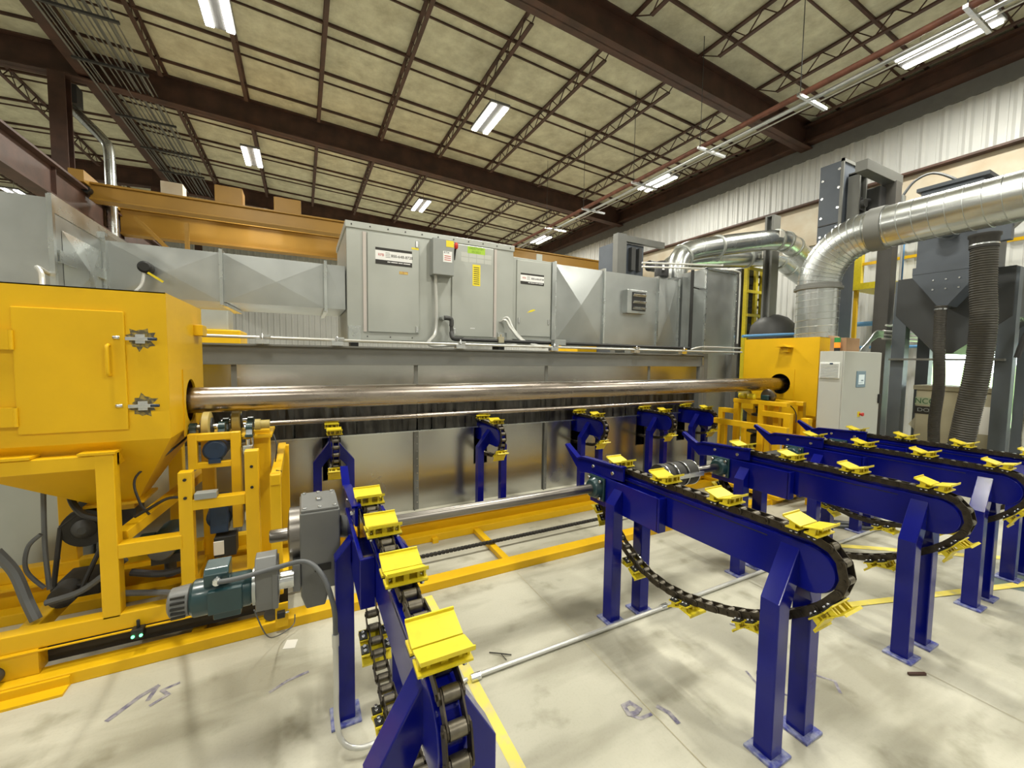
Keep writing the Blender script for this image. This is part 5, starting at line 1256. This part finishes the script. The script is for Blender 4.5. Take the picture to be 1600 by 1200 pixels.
# dust collector
t = thing('dust_collector', (8.6, 2.4, 0), 'slate-grey dust collector with a bolted pointed hopper at the right edge', 'dust collector')
MB().box(8.0, 9.1, 2.05, 2.66, 2.98, 4.10).build('filter_housing', 'slate', t, .004)
MB().box(7.96, 9.14, 1.99, 2.70, 4.08, 4.13).build('lid', 'slate', t)
MB().box(7.985, 9.1, 2.0, 2.69, 2.90, 3.0).build('flange', 'slate', t)
m = MB(); A = [(7.99, 2.0, 2.90), (9.0, 2.0, 2.90), (9.0, 2.69, 2.90), (7.99, 2.69, 2.90)]; Bt = [(7.99, 2.31, 2.40), (8.3, 2.31, 2.40), (8.3, 2.39, 2.40), (7.99, 2.39, 2.40)]
A0 = [(7.99, 2.0, 2.90), (7.99, 2.69, 2.90), (7.99, 2.69, 2.86), (7.99, 2.40, 2.42), (7.99, 2.30, 2.42), (7.99, 2.0, 2.86)]
m.prism([(y, z) for x, y, z in A0], 'x', 7.99, 8.35); m.build('front_hopper', 'slate', t, .003)
m = MB()
for z in (2.79, 2.66):
    for y in (2.20, 2.33, 2.46): m.cyl((7.99, y, z), (7.98, y, z), .012, seg=8)
m.build('bolts', 'zinc', t)
m = MB(); m.prism([(2.98, 2.92), (2.98, 2.36), (2.50, 1.76), (2.32, 1.76), (1.78, 2.26), (1.78, 2.92)], 'x', 8.36, 9.38); m.build('main_hopper', 'dark_slate', t, .004) if 'dark_slate' in MAT else m.build('main_hopper', mat('dark_slate', (.05, .054, .058), .5, 0, var=.15, scale=3), t, .004)
for (x, y, w) in ((8.45, 2.93, .16), (8.45, 1.83, .16), (9.4, 2.93, .16), (9.4, 1.83, .16)): MB().box(x-w/2, x+w/2, y-w/2, y+w/2, 0, 2.9).build('support_leg', 'slate2', t) if 'slate2' in MAT else MB().box(x-w/2, x+w/2, y-w/2, y+w/2, 0, 2.9).build('support_leg', mat('slate2', (.11, .13, .155), .5, 0, var=.12, scale=4), t)
MB().lathe((8.0, 2.34, 3.46), (-1,0,-.1), [(0, .13), (.02, .13), (.022, .10), (.30, .10)], 24).build('inlet_pipe', 'slate2', t)
MB().box(7.9, 8.0, 1.75, 2.05, 3.18, 3.75).build('side_duct', 'slate', t, .003)
MB().bar((8.0, 1.85, 3.3), (8.0, 1.45, 3.75), .08, .10).build('brace', 'steel_grey', t)
MB().box(8.27, 8.35, 1.8, 3.0, 1.66, 1.69).build('cross_bar', 'steel_grey', t)
def hose(name, pts, r, label, rib=.024):
    U = smooth_path(pts, 40); 
    # even spacing
    S_ = [0]
    for a, b_ in zip(U[:-1], U[1:]): S_.append(S_[-1]+(b_-a).length)
    n = int(S_[-1]/(rib/2)); V = []; j = 0
    for i in range(n+1):
        s_ = S_[-1]*i/n
        while j < len(S_)-2 and S_[j+1] < s_: j += 1
        V.append(U[j].lerp(U[j+1], (s_-S_[j])/max(S_[j+1]-S_[j], 1e-9)))
    t = thing(name, pts[-1], label, 'hose')
    MB().tube(V, r, 24, True, lambda i: r if i % 2 else r*.93).build('hose', 'hose', t)
    MB().lathe(Vector(pts[0])-Vector((0,0,.06)), (0,0,1), [(0, r*1.02), (.002, r*1.06), (.02, r*1.06), (.022, r*1.02)], 24).build('clamp', 'zinc', t)
    return t
hose('ribbed_hose', [(7.95, 2.35, 2.42), (7.95, 2.34, 1.9), (7.95, 2.31, 1.3), (7.95, 2.33, .8), (7.95, 2.31, .35)], .065, 'thin dark ribbed hose hanging from the pointed hopper')
th = hose('ribbed_hose', [(7.6, 1.90, 3.15), (7.6, 1.88, 2.6), (7.6, 1.85, 2.1), (7.6, 1.87, 1.5), (7.6, 1.93, .9), (7.6, 1.98, .35)], .125, 'thick dark ribbed hose at the right edge in front of the tank', .03)
MB().lathe((7.6, 1.90, 3.06), (0,0,1), [(0, .13), (.12, .13), (.14, .145), (.17, .145), (.18, .1)], 24).build('top_cuff', 'rubber', th)
# tank
t = thing('drum_tank', (9.0, 2.4, 0), 'tan square tank with green lettering behind the ribbed hoses', 'tank')
m = MB(); m.prism([(2.86, 0), (2.86, .62), (2.80, .70), (2.80, 1.16), (2.84, 1.20), (2.84, 1.27), (1.9, 1.27), (1.9, 0)], 'x', 8.72, 9.3) if False else m.box(8.72, 9.3, 1.95, 2.79, 0, 1.20)
m.build('body', 'tan', t, .02); MB().box(8.69, 9.33, 1.92, 2.82, 1.20, 1.27).build('rim', 'tan', t, .01)
MB().prism([(2.79, .55), (2.87, .63), (2.79, .76)], 'x', 8.76, 8.9).build('spout', 'tan', t)
l_ = MB().box(8.712, 8.72, 2.55, 2.79, .82, 1.08).build('label', 'tank_green', t) if 'tank_green' in MAT else MB().box(8.712, 8.72, 2.55, 2.79, .96, 1.08).build('label', mat('tank_green', (.30, .34, .22), .6), t)
text('lettering', 'NCO', .12, mat('deep_green', (.02, .09, .03), .5).name, l_, (8.710, 2.67, 1.02), (PI/2, 0, -PI/2), sx=.9)
l2 = MB().box(8.712, 8.72, 2.55, 2.79, .82, .94).build('label', 'sticker_black', t)
text('lettering', 'DOB', .08, 'hvac_box', l2, (8.710, 2.66, .88), (PI/2, 0, -PI/2), sx=1.2)
MB().box(8.712, 8.72, 1.98, 2.08, .6, 1.0).build('paper_notice', 'paper', t)
# cabinet conduits
t = thing('conduit_run', (8.7, 3.15, 2.1), 'three pale horizontal conduits crossing the dark post beside the cabinet', 'conduit')
for k, (z, x1) in enumerate(((2.13, 10.1), (2.07, 10.5), (2.01, 10.9))): MB().cyl((8.35, 3.12, z), (x1-.4, 3.12, z), .017, seg=8).build('conduit', 'pipe_white', t)
for k in range(6): MB().tube(smooth_path([(8.36, 3.12, 2.12-k*.018), (8.15, 3.12, 2.12-k*.02), (7.95-k*.03, 3.1, 2.04-k*.03), (7.85-k*.05, 3.1, 1.90-k*.02), (7.8-k*.06, 3.1, 1.5)], 5), .011, 8).build('bent_conduit', 'galv', t)
t = thing('drop_conduit', (8.9, 3.1, 0), 'thin pale vertical conduit running down the dark steel post', 'conduit')
MB().tube(smooth_path([(8.98, 3.18, 4.05), (8.98, 3.18, 3.0), (8.98, 3.18, 2.5), (8.97, 3.18, 2.32), (8.8, 3.18, 2.24), (8.6, 3.18, 2.24)], 6), .016, 8).build('conduit', 'pipe_white', t)
MB().cyl((9.02, 3.17, 4.0), (9.02, 3.17, 2.9), .014, seg=8).build('blue_line', 'light_blue', t)
t = thing('valve_assembly', (8.0, 1.5, 0), 'rusty brown valve and pipework at the right edge beside the thick hose', 'valve')
MB().lathe((8.3, 1.45, .55), (1,0,0), [(0, .12), (.02, .16), (.1, .16), (.12, .1), (.3, .1)], 18).build('valve_body', 'rust_rail', t); MB().cyl((8.4, 1.45, 0), (8.4, 1.45, .5), .05, seg=12).build('stem', 'dark_grey', t); MB().cyl((8.1, 1.55, .5), (8.1, 1.55, 1.3), .02, seg=8).build('gauge_line', 'zinc', t)
cable('air_hose', [(8.2, 1.4, 2.6), (8.2, 1.5, 2.3), (8.2, 1.62, 2.0), (8.2, 1.68, 1.7)], .03, 'cable', 'slanting black air hose at the far right edge', 'hose')
cable('floor_cables', [(5.3, 2.25, .02), (4.9, 1.9, .02), (4.6, 2.3, .02), (5.6, 2.1, .02), (6.6, 2.0, .02)], 0.019, 'cable', 'black cables lying on the floor under the right conveyors')
cable('floor_cables', [(5.5, 2.2, .02), (5.0, 1.75, .02), (4.5, 2.1, .02), (5.4, 1.7, .02), (6.8, 1.8, .02)], 0.016, 'grey_cable', 'grey cable loop on the floor under the right conveyors')
